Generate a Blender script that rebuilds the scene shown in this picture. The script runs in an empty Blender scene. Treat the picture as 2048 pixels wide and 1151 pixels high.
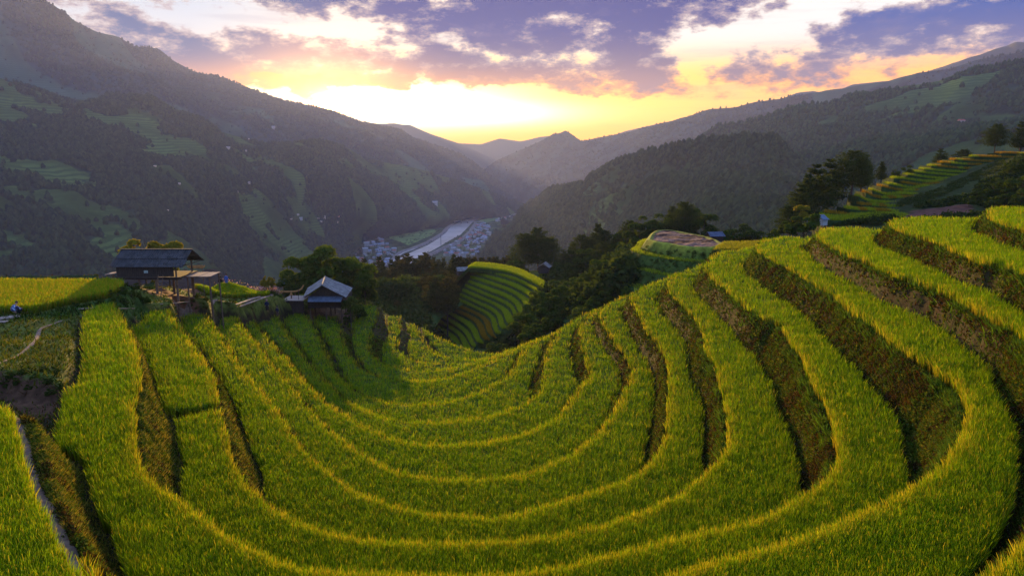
import bpy, bmesh, math, random
import numpy as np
from mathutils import Vector, Matrix
from math import radians, sin, cos, pi, atan2, sqrt

# ------------------------------------------------------------------ settings
EXPOSURE = 1.3       # view exposure
SUN_E = 5.0           # sun lamp
SKY_N = 0.12          # physical sky inside the dome
SKY_S = 0.55
NB_RICE = 2300000; RICE_P = 1.8
NB_WEED = 650000
HAZE_D = 0.000078; HAZE_G = 0.36; HAZE_C = (0.40, 0.50, 1.0, 1.0)

# ------------------------------------------------------------------ camera, sky, sun, exposure
SC = bpy.context.scene
COL = SC.collection
F = 1400.0; HZ = 320.0; CX = 1024.0; CY = 575.5       # photo pixels (2048 wide)
PITCH = math.atan((CY - HZ) / F)
cam_d = bpy.data.cameras.new('camera')
cam = bpy.data.objects.new('camera', cam_d); COL.objects.link(cam)
cam_d.sensor_width = 36.0; cam_d.lens = 36.0 * F / 2048.0
cam_d.clip_start = 0.5; cam_d.clip_end = 30000
cam.location = (0, 0, 0); cam.rotation_euler = (pi / 2 - PITCH, 0, 0)
SC.camera = cam
SC.view_settings.view_transform = 'Standard'; SC.view_settings.look = 'None'
SC.view_settings.exposure = EXPOSURE; SC.view_settings.gamma = 1.0
SC.view_settings.use_curve_mapping = False
SC.cycles.use_denoising = True
SC.cycles.max_bounces = 5; SC.cycles.diffuse_bounces = 2; SC.cycles.transmission_bounces = 3
SC.cycles.volume_bounces = 0; SC.cycles.transparent_max_bounces = 8
SC.cycles.sample_clamp_indirect = 4.0

SUN_AZ = math.atan((655 - CX) / F)                   # left of the view axis
SUN_EL = radians(6.0)
def sundir(az, el): return Vector((sin(az) * cos(el), cos(az) * cos(el), sin(el)))
sl = bpy.data.lights.new('sun', 'SUN'); sl.energy = SUN_E; sl.angle = radians(0.55); sl.color = (1.0, 0.60, 0.20)
so = bpy.data.objects.new('sun', sl); COL.objects.link(so)
so.rotation_euler = sundir(SUN_AZ, SUN_EL).to_track_quat('Z', 'Y').to_euler()

class NT:
    """tiny helper for node maths"""
    def __init__(s, tree): s.t = tree; s.n = tree.nodes; s.l = tree.links
    def new(s, typ, **kw):
        n = s.n.new(typ)
        for k, v in kw.items(): setattr(n, k, v)
        return n
    def put(s, sock, v):
        if isinstance(v, bpy.types.NodeSocket): s.l.new(v, sock)
        elif v is not None:
            try: sock.default_value = v
            except Exception: sock.default_value = (*v, 1.0)
    def m(s, op, a, b=None, c=None, clamp=False):
        n = s.new('ShaderNodeMath', operation=op, use_clamp=clamp)
        s.put(n.inputs[0], a)
        if b is not None: s.put(n.inputs[1], b)
        if c is not None: s.put(n.inputs[2], c)
        return n.outputs[0]
    def add(s, a, b): return s.m('ADD', a, b)
    def sub(s, a, b): return s.m('SUBTRACT', a, b)
    def mul(s, a, b): return s.m('MULTIPLY', a, b)
    def ss(s, v, lo, hi, a=0.0, b=1.0):
        n = s.new('ShaderNodeMapRange', interpolation_type='SMOOTHSTEP')
        s.put(n.inputs[0], v); s.put(n.inputs[1], lo); s.put(n.inputs[2], hi); s.put(n.inputs[3], a); s.put(n.inputs[4], b)
        return n.outputs[0]
    def mix(s, f, a, b, typ='MIX'):
        n = s.new('ShaderNodeMix', data_type='RGBA', blend_type=typ, clamp_factor=True)
        s.put(n.inputs[0], f)
        for i, v in ((6, a), (7, b)):
            if isinstance(v, tuple) and len(v) == 3: v = (*v, 1.0)
            s.put(n.inputs[i], v)
        return n.outputs[2]
    def noise(s, vec, scale, detail=4, rough=0.55, dist=0.0):
        n = s.new('ShaderNodeTexNoise'); s.put(n.inputs['Vector'], vec)
        n.inputs['Scale'].default_value = scale; n.inputs['Detail'].default_value = detail
        n.inputs['Roughness'].default_value = rough; n.inputs['Distortion'].default_value = dist
        return n.outputs[0]
    def xyz(s, x, y, z):
        n = s.new('ShaderNodeCombineXYZ'); s.put(n.inputs[0], x); s.put(n.inputs[1], y); s.put(n.inputs[2], z)
        return n.outputs[0]

def build_world():
    w = bpy.data.worlds.new('World'); SC.world = w; w.use_nodes = True
    t = NT(w.node_tree); t.n.clear()
    tc = t.new('ShaderNodeTexCoord'); sp = t.new('ShaderNodeSeparateXYZ'); t.l.new(tc.outputs['Generated'], sp.inputs[0])
    X, Y, Z = sp.outputs
    az = t.m('ARCTAN2', X, Y); el = t.m('ARCSINE', Z)
    U = t.mul(az, 14.0); W = t.mul(el, 14.0)          # about 100 photo pixels per unit, W = 0 is the horizon
    def uw(px, py):
        x = (px - CX) / F; v = -(py - CY) / F
        d = Vector((x, cos(PITCH) + v * sin(PITCH), -sin(PITCH) + v * cos(PITCH))).normalized()
        return atan2(d.x, d.y) * 14, math.asin(d.z) * 14
    # warped coordinates for ragged clouds
    base = t.xyz(U, t.mul(W, 1.7), 0.0)
    w1 = t.noise(base, 0.55, 5, 0.6); base2 = t.xyz(t.add(U, 31.0), t.mul(W, 1.7), 4.0)
    w2 = t.noise(base2, 0.6, 5, 0.6)
    base3 = t.xyz(U, t.mul(W, 2.2), 9.0)
    fine = t.noise(base3, 1.6, 8, 0.66)
    Uw = t.add(U, t.mul(t.sub(w1, 0.5), 3.0)); Ww = t.add(W, t.mul(t.sub(w2, 0.5), 1.1))
    def ell(px, py, rx, ry, rot=0.0, warp=True):
        u0, w0 = uw(px, py); a, b = (Uw, Ww) if warp else (U, W)
        du = t.sub(a, u0); dw = t.sub(b, w0)
        if rot:
            c, s_ = cos(radians(rot)), sin(radians(rot))
            du, dw = t.add(t.mul(du, c), t.mul(dw, s_)), t.sub(t.mul(dw, c), t.mul(du, s_))
        du = t.mul(du, 100.0 / rx); dw = t.mul(dw, 100.0 / ry)
        return t.sub(1.0, t.add(t.mul(du, du), t.mul(dw, dw)))
    def exp_(px, py, rx, ry, rot=0.0):
        q = ell(px, py, rx, ry, rot, warp=False)
        return t.m('EXPONENT', t.sub(q, 1.0))
    # Nishita sky for the dome overhead and behind the camera
    sky = t.new('ShaderNodeTexSky', sky_type='NISHITA'); sky.sun_disc = False
    sky.sun_elevation = SUN_EL; sky.sun_rotation = SUN_AZ
    nish = t.mix(1.0, sky.outputs[0], (SKY_N, SKY_N, SKY_N), 'MULTIPLY')
    # clear-sky colours between the clouds
    low = t.mix(t.ss(U, 1.0, 6.5), (1.8, 0.66, 0.0), (1.5, 0.50, 0.0))
    mid = t.mix(t.ss(U, 0.5, 6.0), (1.8, 0.92, 0.02), (1.45, 0.62, 0.04))
    high = t.mix(t.ss(U, -1.0, 7.0), (0.98, 0.84, 0.68), (0.86, 0.82, 0.78))
    c = t.mix(t.ss(W, 0.45, 1.1), low, mid)
    c = t.mix(t.ss(W, 1.45, 2.3), c, high)
    blue = t.mix(t.ss(w1, 0.35, 0.65), (0.20, 0.30, 0.50), (0.50, 0.50, 0.55))
    c = t.mix(t.ss(W, 2.9, 7.0), c, blue)
    c = t.mix(t.mul(t.ss(U, -2.5, -6.0), t.ss(W, 1.0, 3.0)), c, (0.52, 0.58, 0.68))
    streak = t.noise(t.xyz(t.mul(U, 0.25), t.mul(W, 3.0), 2.0), 1.1, 5, 0.6)
    c = t.mix(t.mul(t.ss(streak, 0.48, 0.68), 0.45), c, t.mix(t.ss(W, 0.8, 2.2), (0.95, 0.42, 0.03), (0.45, 0.44, 0.50)))
    # white-hot band right of the sun, above the ridge
    hot = t.add(t.mul(exp_(745, 203, 200, 38), 2.4), t.mul(exp_(930, 226, 190, 22), 1.2))
    c = t.mix(t.m('MINIMUM', hot, 1.0), c, (2.1, 1.75, 1.1))
    # clouds
    E = [(1150, -10, 420, 75, 0, 1.3), (980, 60, 300, 50, -6, 1.1), (620, -20, 170, 48, 0, 1.2), (1260, 130, 130, 50, -8, 1.15),
         (880, 130, 420, 46, -3, 1.0), (420, 120, 260, 46, -12, 1.0), (560, 110, 200, 50, 0, .8), (1300, 40, 170, 60, 25, 1.1),
         (1870, 45, 270, 55, 8, 1.1), (2050, 30, 260, 90, 0, 1.0), (1600, 150, 165, 42, 0, .85), (1400, 165, 160, 22, 0, .6),
         (1130, 168, 240, 22, -4, .9), (300, 60, 160, 26, -14, .7), (700, 150, 300, 26, 0, .8), (1640, 78, 30, 16, 0, .8),
         (700, -260, 1500, 120, 0, .7), (1700, -330, 900, 130, 0, .8), (-500, -300, 900, 150, 0, .8)]
    M = None
    for e in E:
        q = t.mul(t.m('MAXIMUM', ell(*e[:5]), -1.5), e[5])
        M = q if M is None else t.m('SMOOTH_MAX', M, q, 0.5)
    D = t.sub(t.add(M, t.mul(t.sub(fine, 0.5), 3.2)), 0.22)
    dens = t.ss(D, -0.15, 0.35); core = t.ss(D, 0.05, 0.75)
    # colour of a cloud: warm mauve low and towards the sun, deep blue high up
    warm = exp_(700, 172, 480, 30)
    cl = t.mix(t.ss(W, 1.5, 2.5), (0.16, 0.10, 0.16), (0.0, 0.02, 0.20))
    cl = t.mix(t.ss(U, 3.5, 7.0), cl, t.mix(t.ss(W, 1.4, 2.6), (0.14, 0.12, 0.22), (0.0, 0.06, 0.30)))
    cl = t.mix(t.mul(t.ss(U, -2.0, -5.0), 0.8), cl, (0.03, 0.09, 0.24))
    cl = t.mix(t.mul(warm, 0.75), cl, (1.0, 0.36, 0.06))
    lit = t.mix(t.ss(W, 1.3, 1.9), (1.1, 0.40, 0.02), (0.50, 0.38, 0.36))
    shade = t.noise(t.xyz(U, t.mul(W, 2.4), 17.0), 1.1, 6, 0.62)
    cl = t.mix(t.mul(t.ss(shade, 0.5, 0.8), 0.4), cl, t.mix(t.ss(W, 2.2, 3.4), (0.28, 0.20, 0.26), (0.05, 0.10, 0.34)))
    cc = t.mix(core, lit, cl)
    c = t.mix(dens, c, cc)
    # small orange cloud streak left of the sun
    st = t.ss(t.add(ell(600, 163, 105, 13, 3), t.mul(t.sub(fine, 0.5), 1.6)), 0.0, 0.7)
    c = t.mix(t.mul(st, 0.8), c, (1.0, 0.38, 0.03))
    # glow close to the sun, seen through the air
    g = t.add(t.add(t.mul(exp_(655, 210, 17, 17), 14.0), t.mul(exp_(655, 210, 46, 30), 3.0)), t.mul(exp_(650, 175, 130, 70), 0.9))
    gl = t.new('ShaderNodeMix', data_type='RGBA', blend_type='ADD'); gl.inputs[0].default_value = 1.0
    t.l.new(c, gl.inputs[6]); t.l.new(t.mix(1.0, t.xyz(g, g, g), (1.6, 0.75, 0.16), 'MULTIPLY'), gl.inputs[7])
    c = gl.outputs[2]
    # behind the camera and overhead, Nishita mixed with an added blue fill for ambient light
    front = t.ss(t.m('ABSOLUTE', U), 26.0, 15.0)
    c = t.mix(t.mul(front, t.ss(W, 17.0, 6.0)), t.mix(0.5, nish, (0.38, 0.68, 1.6)), c)
    bg = t.new('ShaderNodeBackground'); t.put(bg.inputs[0], c); bg.inputs[1].default_value = SKY_S
    out = t.new('ShaderNodeOutputWorld'); t.l.new(bg.outputs[0], out.inputs[0])
    w.cycles.sampling_method = 'MANUAL'; w.cycles.sample_map_resolution = 1024
build_world()

# ------------------------------------------------------------------ helpers
def ray(px, py):
    x = (px - CX) / F; v = -(py - CY) / F
    return np.array((x, cos(PITCH) + v * sin(PITCH), -sin(PITCH) + v * cos(PITCH)))
def onz(px, py, z):            # point of the photograph on the level z
    r = ray(px, py); return r * (z / r[2])
def aty(px, py, y):            # point of the photograph at the distance y
    r = ray(px, py); return r * (y / r[1])
def onzs(P, z): return np.array([onz(p[0], p[1], z)[:2] for p in P])

def _h(ix, iy, seed):
    n = (ix.astype(np.int64) * 374761393 + iy.astype(np.int64) * 668265263 + seed * 1442695041) & 0xffffffff
    n = ((n ^ (n >> 13)) * 1274126177) & 0xffffffff
    return ((n ^ (n >> 16)) & 0xffffff) / float(0xffffff)
def vn(x, y, seed=0):
    ix = np.floor(x); iy = np.floor(y); fx = x - ix; fy = y - iy
    ix = ix.astype(np.int64); iy = iy.astype(np.int64)
    fx = fx * fx * (3 - 2 * fx); fy = fy * fy * (3 - 2 * fy)
    a = _h(ix, iy, seed); b = _h(ix + 1, iy, seed); c = _h(ix, iy + 1, seed); d = _h(ix + 1, iy + 1, seed)
    return (a + (b - a) * fx) * (1 - fy) + (c + (d - c) * fx) * fy
def fbm(x, y, sc, octv=4, seed=0, gain=0.5):
    x = np.asarray(x, float) / sc; y = np.asarray(y, float) / sc
    s = 0; a = 1; t = 0
    for o in range(octv):
        s = s + a * vn(x, y, seed + o * 17); t += a; a *= gain; x = x * 2.03 + 5.1; y = y * 2.03 + 1.7
    return s / t - 0.5

def mesh_np(name, V, faces, mats=(), col=None, smooth=False, matidx=None, parent=None, link=True):
    """V (n,3); faces: list of int arrays (m,k) with the same k inside each array"""
    me = bpy.data.meshes.new(name)
    V = np.asarray(V, np.float32); me.vertices.add(len(V)); me.vertices.foreach_set('co', V.ravel())
    faces = [np.asarray(f, np.int32) for f in (faces if isinstance(faces, list) else [faces]) if len(f)]
    loops = np.concatenate([f.ravel() for f in faces]); tot = np.concatenate([np.full(len(f), f.shape[1], np.int32) for f in faces])
    st = np.concatenate(([0], np.cumsum(tot)[:-1])).astype(np.int32)
    me.loops.add(len(loops)); me.loops.foreach_set('vertex_index', loops)
    me.polygons.add(len(tot)); me.polygons.foreach_set('loop_start', st)
    try: me.polygons.foreach_set('loop_total', tot)
    except Exception: pass
    if matidx is not None: me.polygons.foreach_set('material_index', np.asarray(matidx, np.int32))
    me.polygons.foreach_set('use_smooth', np.full(len(tot), smooth))
    if col is not None:
        ca = me.color_attributes.new('Col', 'FLOAT_COLOR', 'POINT')
        c = np.ones((len(V), 4), np.float32); c[:, :3] = col; ca.data.foreach_set('color', c.ravel())
    me.update(calc_edges=True)
    for m in mats: me.materials.append(m)
    o = bpy.data.objects.new(name, me)
    if link: COL.objects.link(o)
    if parent is not None: o.parent = parent
    return o
def tag(o, label=None, cat=None, group=None, kind=None):
    if label: o['label'] = label
    if cat: o['category'] = cat
    if group: o['group'] = group
    if kind: o['kind'] = kind
    return o
def empty(name, loc=(0, 0, 0), rz=0.0, label=None, cat=None, group=None):
    o = bpy.data.objects.new(name, None); COL.objects.link(o)
    o.location = loc; o.rotation_euler = (0, 0, rz); o.empty_display_size = 0.2
    return tag(o, label, cat, group)
def copy_tree(o, parent=None):
    c = o.copy(); COL.objects.link(c)
    if parent is not None: c.parent = parent
    for ch in list(o.children): copy_tree(ch, c)
    return c

def mat(name, color=(0.5, 0.5, 0.5), rough=0.9, nscale=4.0, namp=0.35, metallic=0.0, bump=0.0, obj_coord=True, detail=5):
    m = bpy.data.materials.new(name); m.use_nodes = True; t = NT(m.node_tree)
    b = t.n['Principled BSDF']; b.inputs['Roughness'].default_value = rough; b.inputs['Metallic'].default_value = metallic
    b.inputs['Specular IOR Level'].default_value = 0.25
    tc = t.new('ShaderNodeTexCoord'); v = tc.outputs['Object']
    n = t.noise(v, nscale, detail, 0.6)
    dk = tuple(c * (1 - namp) for c in color); lt = tuple(min(1, c * (1 + namp)) for c in color)
    t.l.new(t.mix(t.ss(n, 0.3, 0.7), dk, lt), b.inputs['Base Color'])
    if bump:
        bp = t.new('ShaderNodeBump'); bp.inputs['Strength'].default_value = bump; bp.inputs['Distance'].default_value = 0.05
        t.l.new(n, bp.inputs['Height']); t.l.new(bp.outputs[0], b.inputs['Normal'])
    return m
def leaf_mat(name, trans=0.45, rough=0.7, spec=0.15, gain=1.0):
    """leaves and blades: colour from the mesh, partly translucent"""
    m = bpy.data.materials.new(name); m.use_nodes = True; t = NT(m.node_tree); t.n.clear()
    at = t.new('ShaderNodeAttribute', attribute_name='Col'); c = at.outputs[0]
    if gain != 1.0: c = t.mix(1.0, c, (gain, gain, gain), 'MULTIPLY')
    d = t.new('ShaderNodeBsdfDiffuse'); t.l.new(c, d.inputs[0])
    r = t.new('ShaderNodeBsdfTranslucent'); t.l.new(t.mix(1.0, c, (1.25, 1.15, 0.5), 'MULTIPLY'), r.inputs[0])
    x = t.new('ShaderNodeMixShader'); x.inputs[0].default_value = trans
    t.l.new(d.outputs[0], x.inputs[1]); t.l.new(r.outputs[0], x.inputs[2])
    o = t.new('ShaderNodeOutputMaterial'); t.l.new(x.outputs[0], o.inputs[0])
    return m
def col_mat(name, rough=0.95, nscale=3.0, namp=0.3):
    m = bpy.data.materials.new(name); m.use_nodes = True; t = NT(m.node_tree)
    b = t.n['Principled BSDF']; b.inputs['Roughness'].default_value = rough; b.inputs['Specular IOR Level'].default_value = 0.1
    at = t.new('ShaderNodeAttribute', attribute_name='Col'); tc = t.new('ShaderNodeTexCoord')
    n = t.noise(tc.outputs['Object'], nscale, 6, 0.65)
    f = t.ss(n, 0.3, 0.7, 1 - namp, 1 + namp)
    t.l.new(t.mix(1.0, at.outputs[0], t.xyz(f, f, f), 'MULTIPLY'), b.inputs['Base Color'])
    return m

def resample(P, step):
    P = np.asarray(P, float)
    # Catmull-Rom then even spacing
    Q = np.vstack([2 * P[0] - P[1], P, 2 * P[-1] - P[-2]]); out = []
    for i in range(1, len(Q) - 2):
        p0, p1, p2, p3 = Q[i - 1:i + 3]; n = max(2, int(np.linalg.norm(p2 - p1) / (step * 0.6)))
        for k in range(n):
            s = k / n
            out.append(0.5 * ((2 * p1) + (-p0 + p2) * s + (2 * p0 - 5 * p1 + 4 * p2 - p3) * s * s + (-p0 + 3 * p1 - 3 * p2 + p3) * s ** 3))
    out.append(Q[-2]); out = np.array(out)
    L = np.concatenate(([0], np.cumsum(np.linalg.norm(np.diff(out, axis=0), axis=1))))
    m = max(2, int(L[-1] / step)); s = np.linspace(0, L[-1], m + 1)
    return np.stack([np.interp(s, L, out[:, k]) for k in range(out.shape[1])], 1)
def inpoly(P, Q):
    x, y = P[:, 0], P[:, 1]; r = np.zeros(len(P), bool); n = len(Q); j = n - 1
    for i in range(n):
        xi, yi = Q[i]; xj, yj = Q[j]
        if yi != yj:
            c = ((yi > y) != (yj > y)) & (x < (xj - xi) * (y - yi) / (yj - yi) + xi); r ^= c
        j = i
    return r
def pdist(P, L, W=None):
    """distance from points to polyline (and the width value carried by the nearest segment)"""
    best = np.full(len(P), 1e18); w = np.full(len(P), 0.75)
    for i in range(len(L) - 1):
        a = L[i]; ab = L[i + 1] - a; l2 = max(1e-9, ab @ ab)
        s = np.clip(((P - a) @ ab) / l2, 0, 1); d = ((P - a - s[:, None] * ab) ** 2).sum(1)
        k = d < best; best[k] = d[k]
        if W is not None: w[k] = (W[i] + (W[i + 1] - W[i]) * s)[k]
    return np.sqrt(best), w

# ------------------------------------------------------------------ the terraced bowl: lips traced on their own levels
LIPS={
 11:[(2048,450),(2011,440),(1986,432),(1982,420),(1983,412),(2010,410),(2048,410),(2100,410)],
 10:[(2048,535),(2011,522),(1961,512),(1911,492),(1861,472),(1823,462),(1798,452),(1785,445),(1786,435),(1836,430),(1900,431),(1961,432)],
 9:[(1950,1165),(2040,1090),(2130,1000),(2170,860),(2130,740),(2048,657),(2011,637),(1961,612),(1941,600),(1886,572),(1836,555),(1786,540),(1736,517),(1686,497),(1648,477),(1636,465),(1640,457),(1661,452),(1700,451),(1761,455)],
 8:[(-60,800),(0,803),(45,815),(62,850),(75,900),(90,950),(110,1000),(135,1050),(165,1095),(205,1140),(300,1215),(500,1280),(800,1290),(1100,1240),(1300,1165),(1430,1116),(1590,1074),(1666,1044),(1732,1015),(1789,987),(1850,950),(1892,910),(1920,870),(1935,820),(1933,790),(1911,755),(1886,740),(1836,707),(1798,683),(1761,650),(1711,615),(1661,577),(1611,550),(1586,532),(1561,522),(1548,512),(1530,505),(1517,494),(1519,482),(1536,473),(1580,470),(1623,471)],
 7:[(240,628),(255,655),(268,690),(275,730),(278,765),(270,790),(270,850),(273,900),(282,935),(312,963),(350,983),(390,1013),(450,1063),(512,1095),(562,1116),(612,1130),(768,1142),(900,1146),(1024,1138),(1200,1108),(1400,1056),(1470,1043),(1526,1026),(1590,990),(1640,960),(1663,936),(1675,904),(1673,867),(1668,842),(1653,800),(1636,775),(1616,735),(1608,705),(1586,680),(1563,642),(1536,632),(1499,610),(1469,585),(1434,557),(1416,540),(1411,526),(1418,512),(1429,505),(1449,499),(1480,494),(1514,490)],
 6:[(340,620),(350,637),(370,665),(390,697),(420,737),(430,775),(438,815),(450,855),(462,900),(475,935),(500,968),(550,1010),(587,1033),(637,1053),(687,1065),(762,1072),(837,1076),(937,1077),(1024,1073),(1100,1064),(1200,1043),(1260,1025),(1311,1003),(1349,985),(1374,967),(1408,940),(1439,910),(1454,885),(1457,860),(1454,820),(1446,770),(1434,727),(1424,710),(1411,690),(1409,665),(1400,640),(1374,612),(1346,585),(1337,567),(1338,555),(1349,545),(1375,535),(1399,526)],
 5:[(412,624),(425,645),(440,665),(462,700),(487,735),(512,767),(542,800),(562,830),(587,865),(612,900),(637,923),(675,950),(707,975),(750,992),(812,1009),(862,1019),(962,1026),(1024,1022),(1074,1006),(1149,986),(1199,972),(1249,953),(1287,932),(1311,905),(1326,875),(1334,845),(1338,795),(1336,725),(1319,685),(1294,652),(1274,615),(1264,592),(1264,582),(1285,570),(1311,560),(1336,550)],
 4:[(470,627),(487,652),(517,687),(537,715),(562,745),(587,775),(612,807),(642,837),(675,865),(712,895),(762,923),(812,940),(887,950),(962,951),(1024,945),(1061,936),(1099,922),(1149,897),(1199,857),(1231,812),(1256,765),(1264,740),(1261,720),(1244,695),(1221,665),(1206,640),(1200,625),(1204,612),(1218,600),(1236,593),(1261,584)],
 3:[(500,630),(512,645),(537,672),(562,700),(587,732),(612,762),(650,797),(687,822),(725,843),(770,864),(812,876),(862,882),(937,881),(987,875),(1024,867),(1074,850),(1119,823),(1141,797),(1161,767),(1176,750),(1180,735),(1174,720),(1166,690),(1160,660),(1164,642),(1182,622),(1204,610)],
 2:[(550,625),(562,645),(585,675),(597,693),(617,718),(640,745),(662,768),(682,790),(712,806),(750,823),(787,833),(825,837),(875,837),(925,834),(975,826),(1024,812),(1054,797),(1080,777),(1088,745),(1086,725),(1094,705),(1101,682),(1112,662),(1128,647),(1149,633),(1166,624)],
 1:[(610,620),(622,642),(637,667),(652,702),(665,727),(680,752),(705,770),(737,786),(775,797),(812,802),(862,800),(912,792),(962,777),(1000,755),(1024,736),(1039,712),(1049,695),(1066,681),(1095,668),(1125,653)],
 0:[(675,632),(679,645),(682,665),(692,692),(705,712),(722,728),(750,742),(787,751),(825,756),(862,754),(912,745),(962,727),(1000,710),(1024,697),(1048,686),(1075,674)],
 -1:[(757,612),(755,630),(747,650),(739,675),(740,697),(752,712),(775,725),(812,733),(837,737),(875,735),(925,727),(965,718),(1000,705),(1030,693),(1050,684)],
 -2:[(800,632),(801,655),(797,675),(795,690),(804,703),(825,714),(862,721),(912,721),(950,717),(985,709),(1010,700),(1035,690)],
 -3:[(830,647),(842,667),(855,687),(870,700),(900,710),(937,714),(970,711),(995,704),(1020,695)],
 -4:[(850,652),(875,668),(912,685),(950,697),(985,702),(1010,697)],
}
FEET=[
 (2,[(1061,780),(1061,765),(1076,735),(1081,720),(1081,715),(1086,695),(1099,675)]),
 (3,[(1156,757),(1149,732),(1146,705),(1146,672),(1156,655)]),
 (4,[(1224,805),(1244,765),(1244,742),(1234,720),(1229,717),(1209,685),(1196,662),(1191,647),(1199,630)]),
 (5,[(1289,925),(1296,890),(1306,845),(1311,795),(1309,745),(1301,720),(1286,697),(1264,665),(1254,635),(1246,615),(1249,602)]),
 (6,[(1399,937),(1411,915),(1416,870),(1416,832),(1409,790),(1396,770),(1384,732),(1374,710),(1379,682),(1356,652),(1331,620),(1316,597),(1316,582)]),
 (7,[(1598,955),(1603,905),(1601,870),(1583,840),(1568,820),(1558,780),(1543,745),(1521,727),(1514,710),(1491,682),(1474,657),(1441,627),(1414,600),(1394,580),(1385,562)]),
 (8,[(1811,947),(1818,905),(1813,870),(1801,820),(1771,780),(1731,742),(1686,702),(1668,680),(1643,657),(1616,625),(1586,602),(1551,585),(1524,565),(1499,547),(1489,532),(1489,517)]),
 (9,[(2048,740),(2023,725),(1986,700),(1956,680),(1936,665),(1886,642),(1836,620),(1786,592),(1736,567),(1686,540),(1648,517),(1621,500),(1607,490),(1613,482)]),
 (10,[(2048,597),(1998,580),(1948,560),(1898,540),(1848,522),(1811,507),(1773,492),(1751,480),(1748,470)]),
 (11,[(2048,485),(1998,475),(1961,462),(1941,455)]),
 (7,[(262,655),(285,700),(300,750),(312,790),(330,825),(345,850),(352,900),(355,940),(370,985)]),
 (6,[(383,672),(400,695),(430,735),(450,775),(472,817),(485,860),(500,900),(517,945),(535,985)]),
 (8,[(120,850),(135,900),(150,950),(172,1010),(205,1065),(225,1095),(262,1140)]),
 (0,[(704,640),(702,660),(703,690)]),
 (-1,[(776,640),(773,660),(766,690),(760,712)]),
 (-2,[(815,650),(816,680),(813,700)]),
]
DEP = {11: 4.6, 10: 5.9, 9: 7.5, 8: 9.4, 7: 11.6, 6: 14.0, 5: 16.2, 4: 18.3, 3: 19.8, 2: 21.1, 1: 22.3, 0: 23.3, -1: 24.2, -2: 25.0, -3: 25.7, -4: 26.4}
LV = sorted(DEP)                                      # lowest first
RICE_H = 0.75
PRE = {8: [(-300, 27)], 9: [(-300, 0), (-60, 4), (-5, 9)], 10: [(-300, -20), (0, 0), (15, 8), (22, 20)], 11: [(-300, -40), (20, 5), (30, 25)]}
def lip_plan(n):
    P = resample(onzs(LIPS[n], -DEP[n]), 0.8)
    if n in PRE: P = np.vstack([np.array(PRE[n], float), P])
    else:
        d = P[0] - P[4]; d /= np.linalg.norm(d); P = np.vstack([P[0] + d * 30 + np.array((-300, 0)), P[0] + d * 30, P])
    yt = 120 - (n + 4) * 2.2; e = P[-1]; k = max(1.0, (yt - e[1]) / 0.8)
    return np.vstack([P, e + k * np.array((.6, .8)), e + k * np.array((.6, .8)) + np.array((300, 8))])
PL = {n: lip_plan(n) for n in LV}
WID = {}
for n in LV:
    L = PL[n]; s = np.concatenate(([0], np.cumsum(np.linalg.norm(np.diff(L, axis=0), axis=1))))
    w = np.full(len(L), {8: .9, 9: 1.1, 10: 1.0, 11: 1.0}.get(n, .85))
    for (m, Fp) in FEET:
        if m != n: continue
        if (m - 1) not in DEP: continue
        Q = onzs(Fp, -DEP[m - 1]); ss = []; dd = []
        for q in Q:
            i = np.hypot(*(L - q).T).argmin(); ss.append(s[i])
            dd.append(pdist(q[None], L)[0][0])
        ss = np.array(ss); dd = np.clip(np.array(dd), .45, 2.3); o = np.argsort(ss)
        k = (s > ss.min()) & (s < ss.max()); w[k] = np.interp(s[k], ss[o], dd[o])
    w = np.convolve(np.pad(w, 3, 'edge'), np.ones(7) / 7, 'valid'); WID[n] = w
GS = 0.5; GX0, GX1, GY0, GY1 = -95.0, 105.0, 1.0, 146.0
gx = np.arange(GX0, GX1 + .01, GS); gy = np.arange(GY0, GY1 + .01, GS); NX, NY = len(gx), len(gy)
GP = np.stack(np.meshgrid(gx, gy), -1).reshape(-1, 2)
SD = {}; WW = {}
for n in LV:
    L = PL[n]; d, w = pdist(GP, L, WID[n])
    poly = np.vstack([L, [(600, L[-1][1]), (600, -200), (-600, -200), (-600, L[0][1])]])
    sgn = np.where(inpoly(GP, poly), 1.0, -1.0)
    SD[n] = (d * sgn).reshape(NY, NX); WW[n] = w.reshape(NY, NX)
def bil(G, x, y):
    fx = np.clip((np.asarray(x) - GX0) / GS, 0, NX - 1.001); fy = np.clip((np.asarray(y) - GY0) / GS, 0, NY - 1.001)
    i = fx.astype(int); j = fy.astype(int); a = fx - i; b = fy - j
    return (G[j, i] * (1 - a) + G[j, i + 1] * a) * (1 - b) + (G[j + 1, i] * (1 - a) + G[j + 1, i + 1] * a) * b
def P3(L): return np.array([onz(a, b, c)[:2] for a, b, c in L])
# the spur with meadow, huts and path
RBACK = [(-300, 553, -12.3), (250, 553, -12.5), (300, 553, -13.9), (390, 553, -14.8), (450, 553, -15.6), (540, 560, -17.3), (560, 567, -18.), (600, 575, -20.), (640, 588, -21.5), (700, 600, -23.5)]
RFRONT = [(-260, 730, -11.), (0, 738, -11.), (60, 749, -11.2), (108, 763, -11.5), (127, 725, -11.5), (132, 690, -11.5), (134, 650, -12.1), (152, 627, -12.4), (255, 619, -13.0), (262, 611, -13.5), (340, 612, -14.4), (345, 617, -15.9), (412, 617, -16.2), (425, 620, -17.9), (470, 620, -18.1), (500, 618, -19.3), (550, 614, -20.6), (560, 616, -21.5), (612, 616, -22.2), (628, 632, -24.), (690, 640, -24.4), (705, 625, -24.4)]
rb = P3(RBACK); rf = P3(RFRONT)
RPOLY = np.vstack([[(-200, rf[0][1])], rf, rb[::-1], [(-200, rb[0][1])]])
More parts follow.
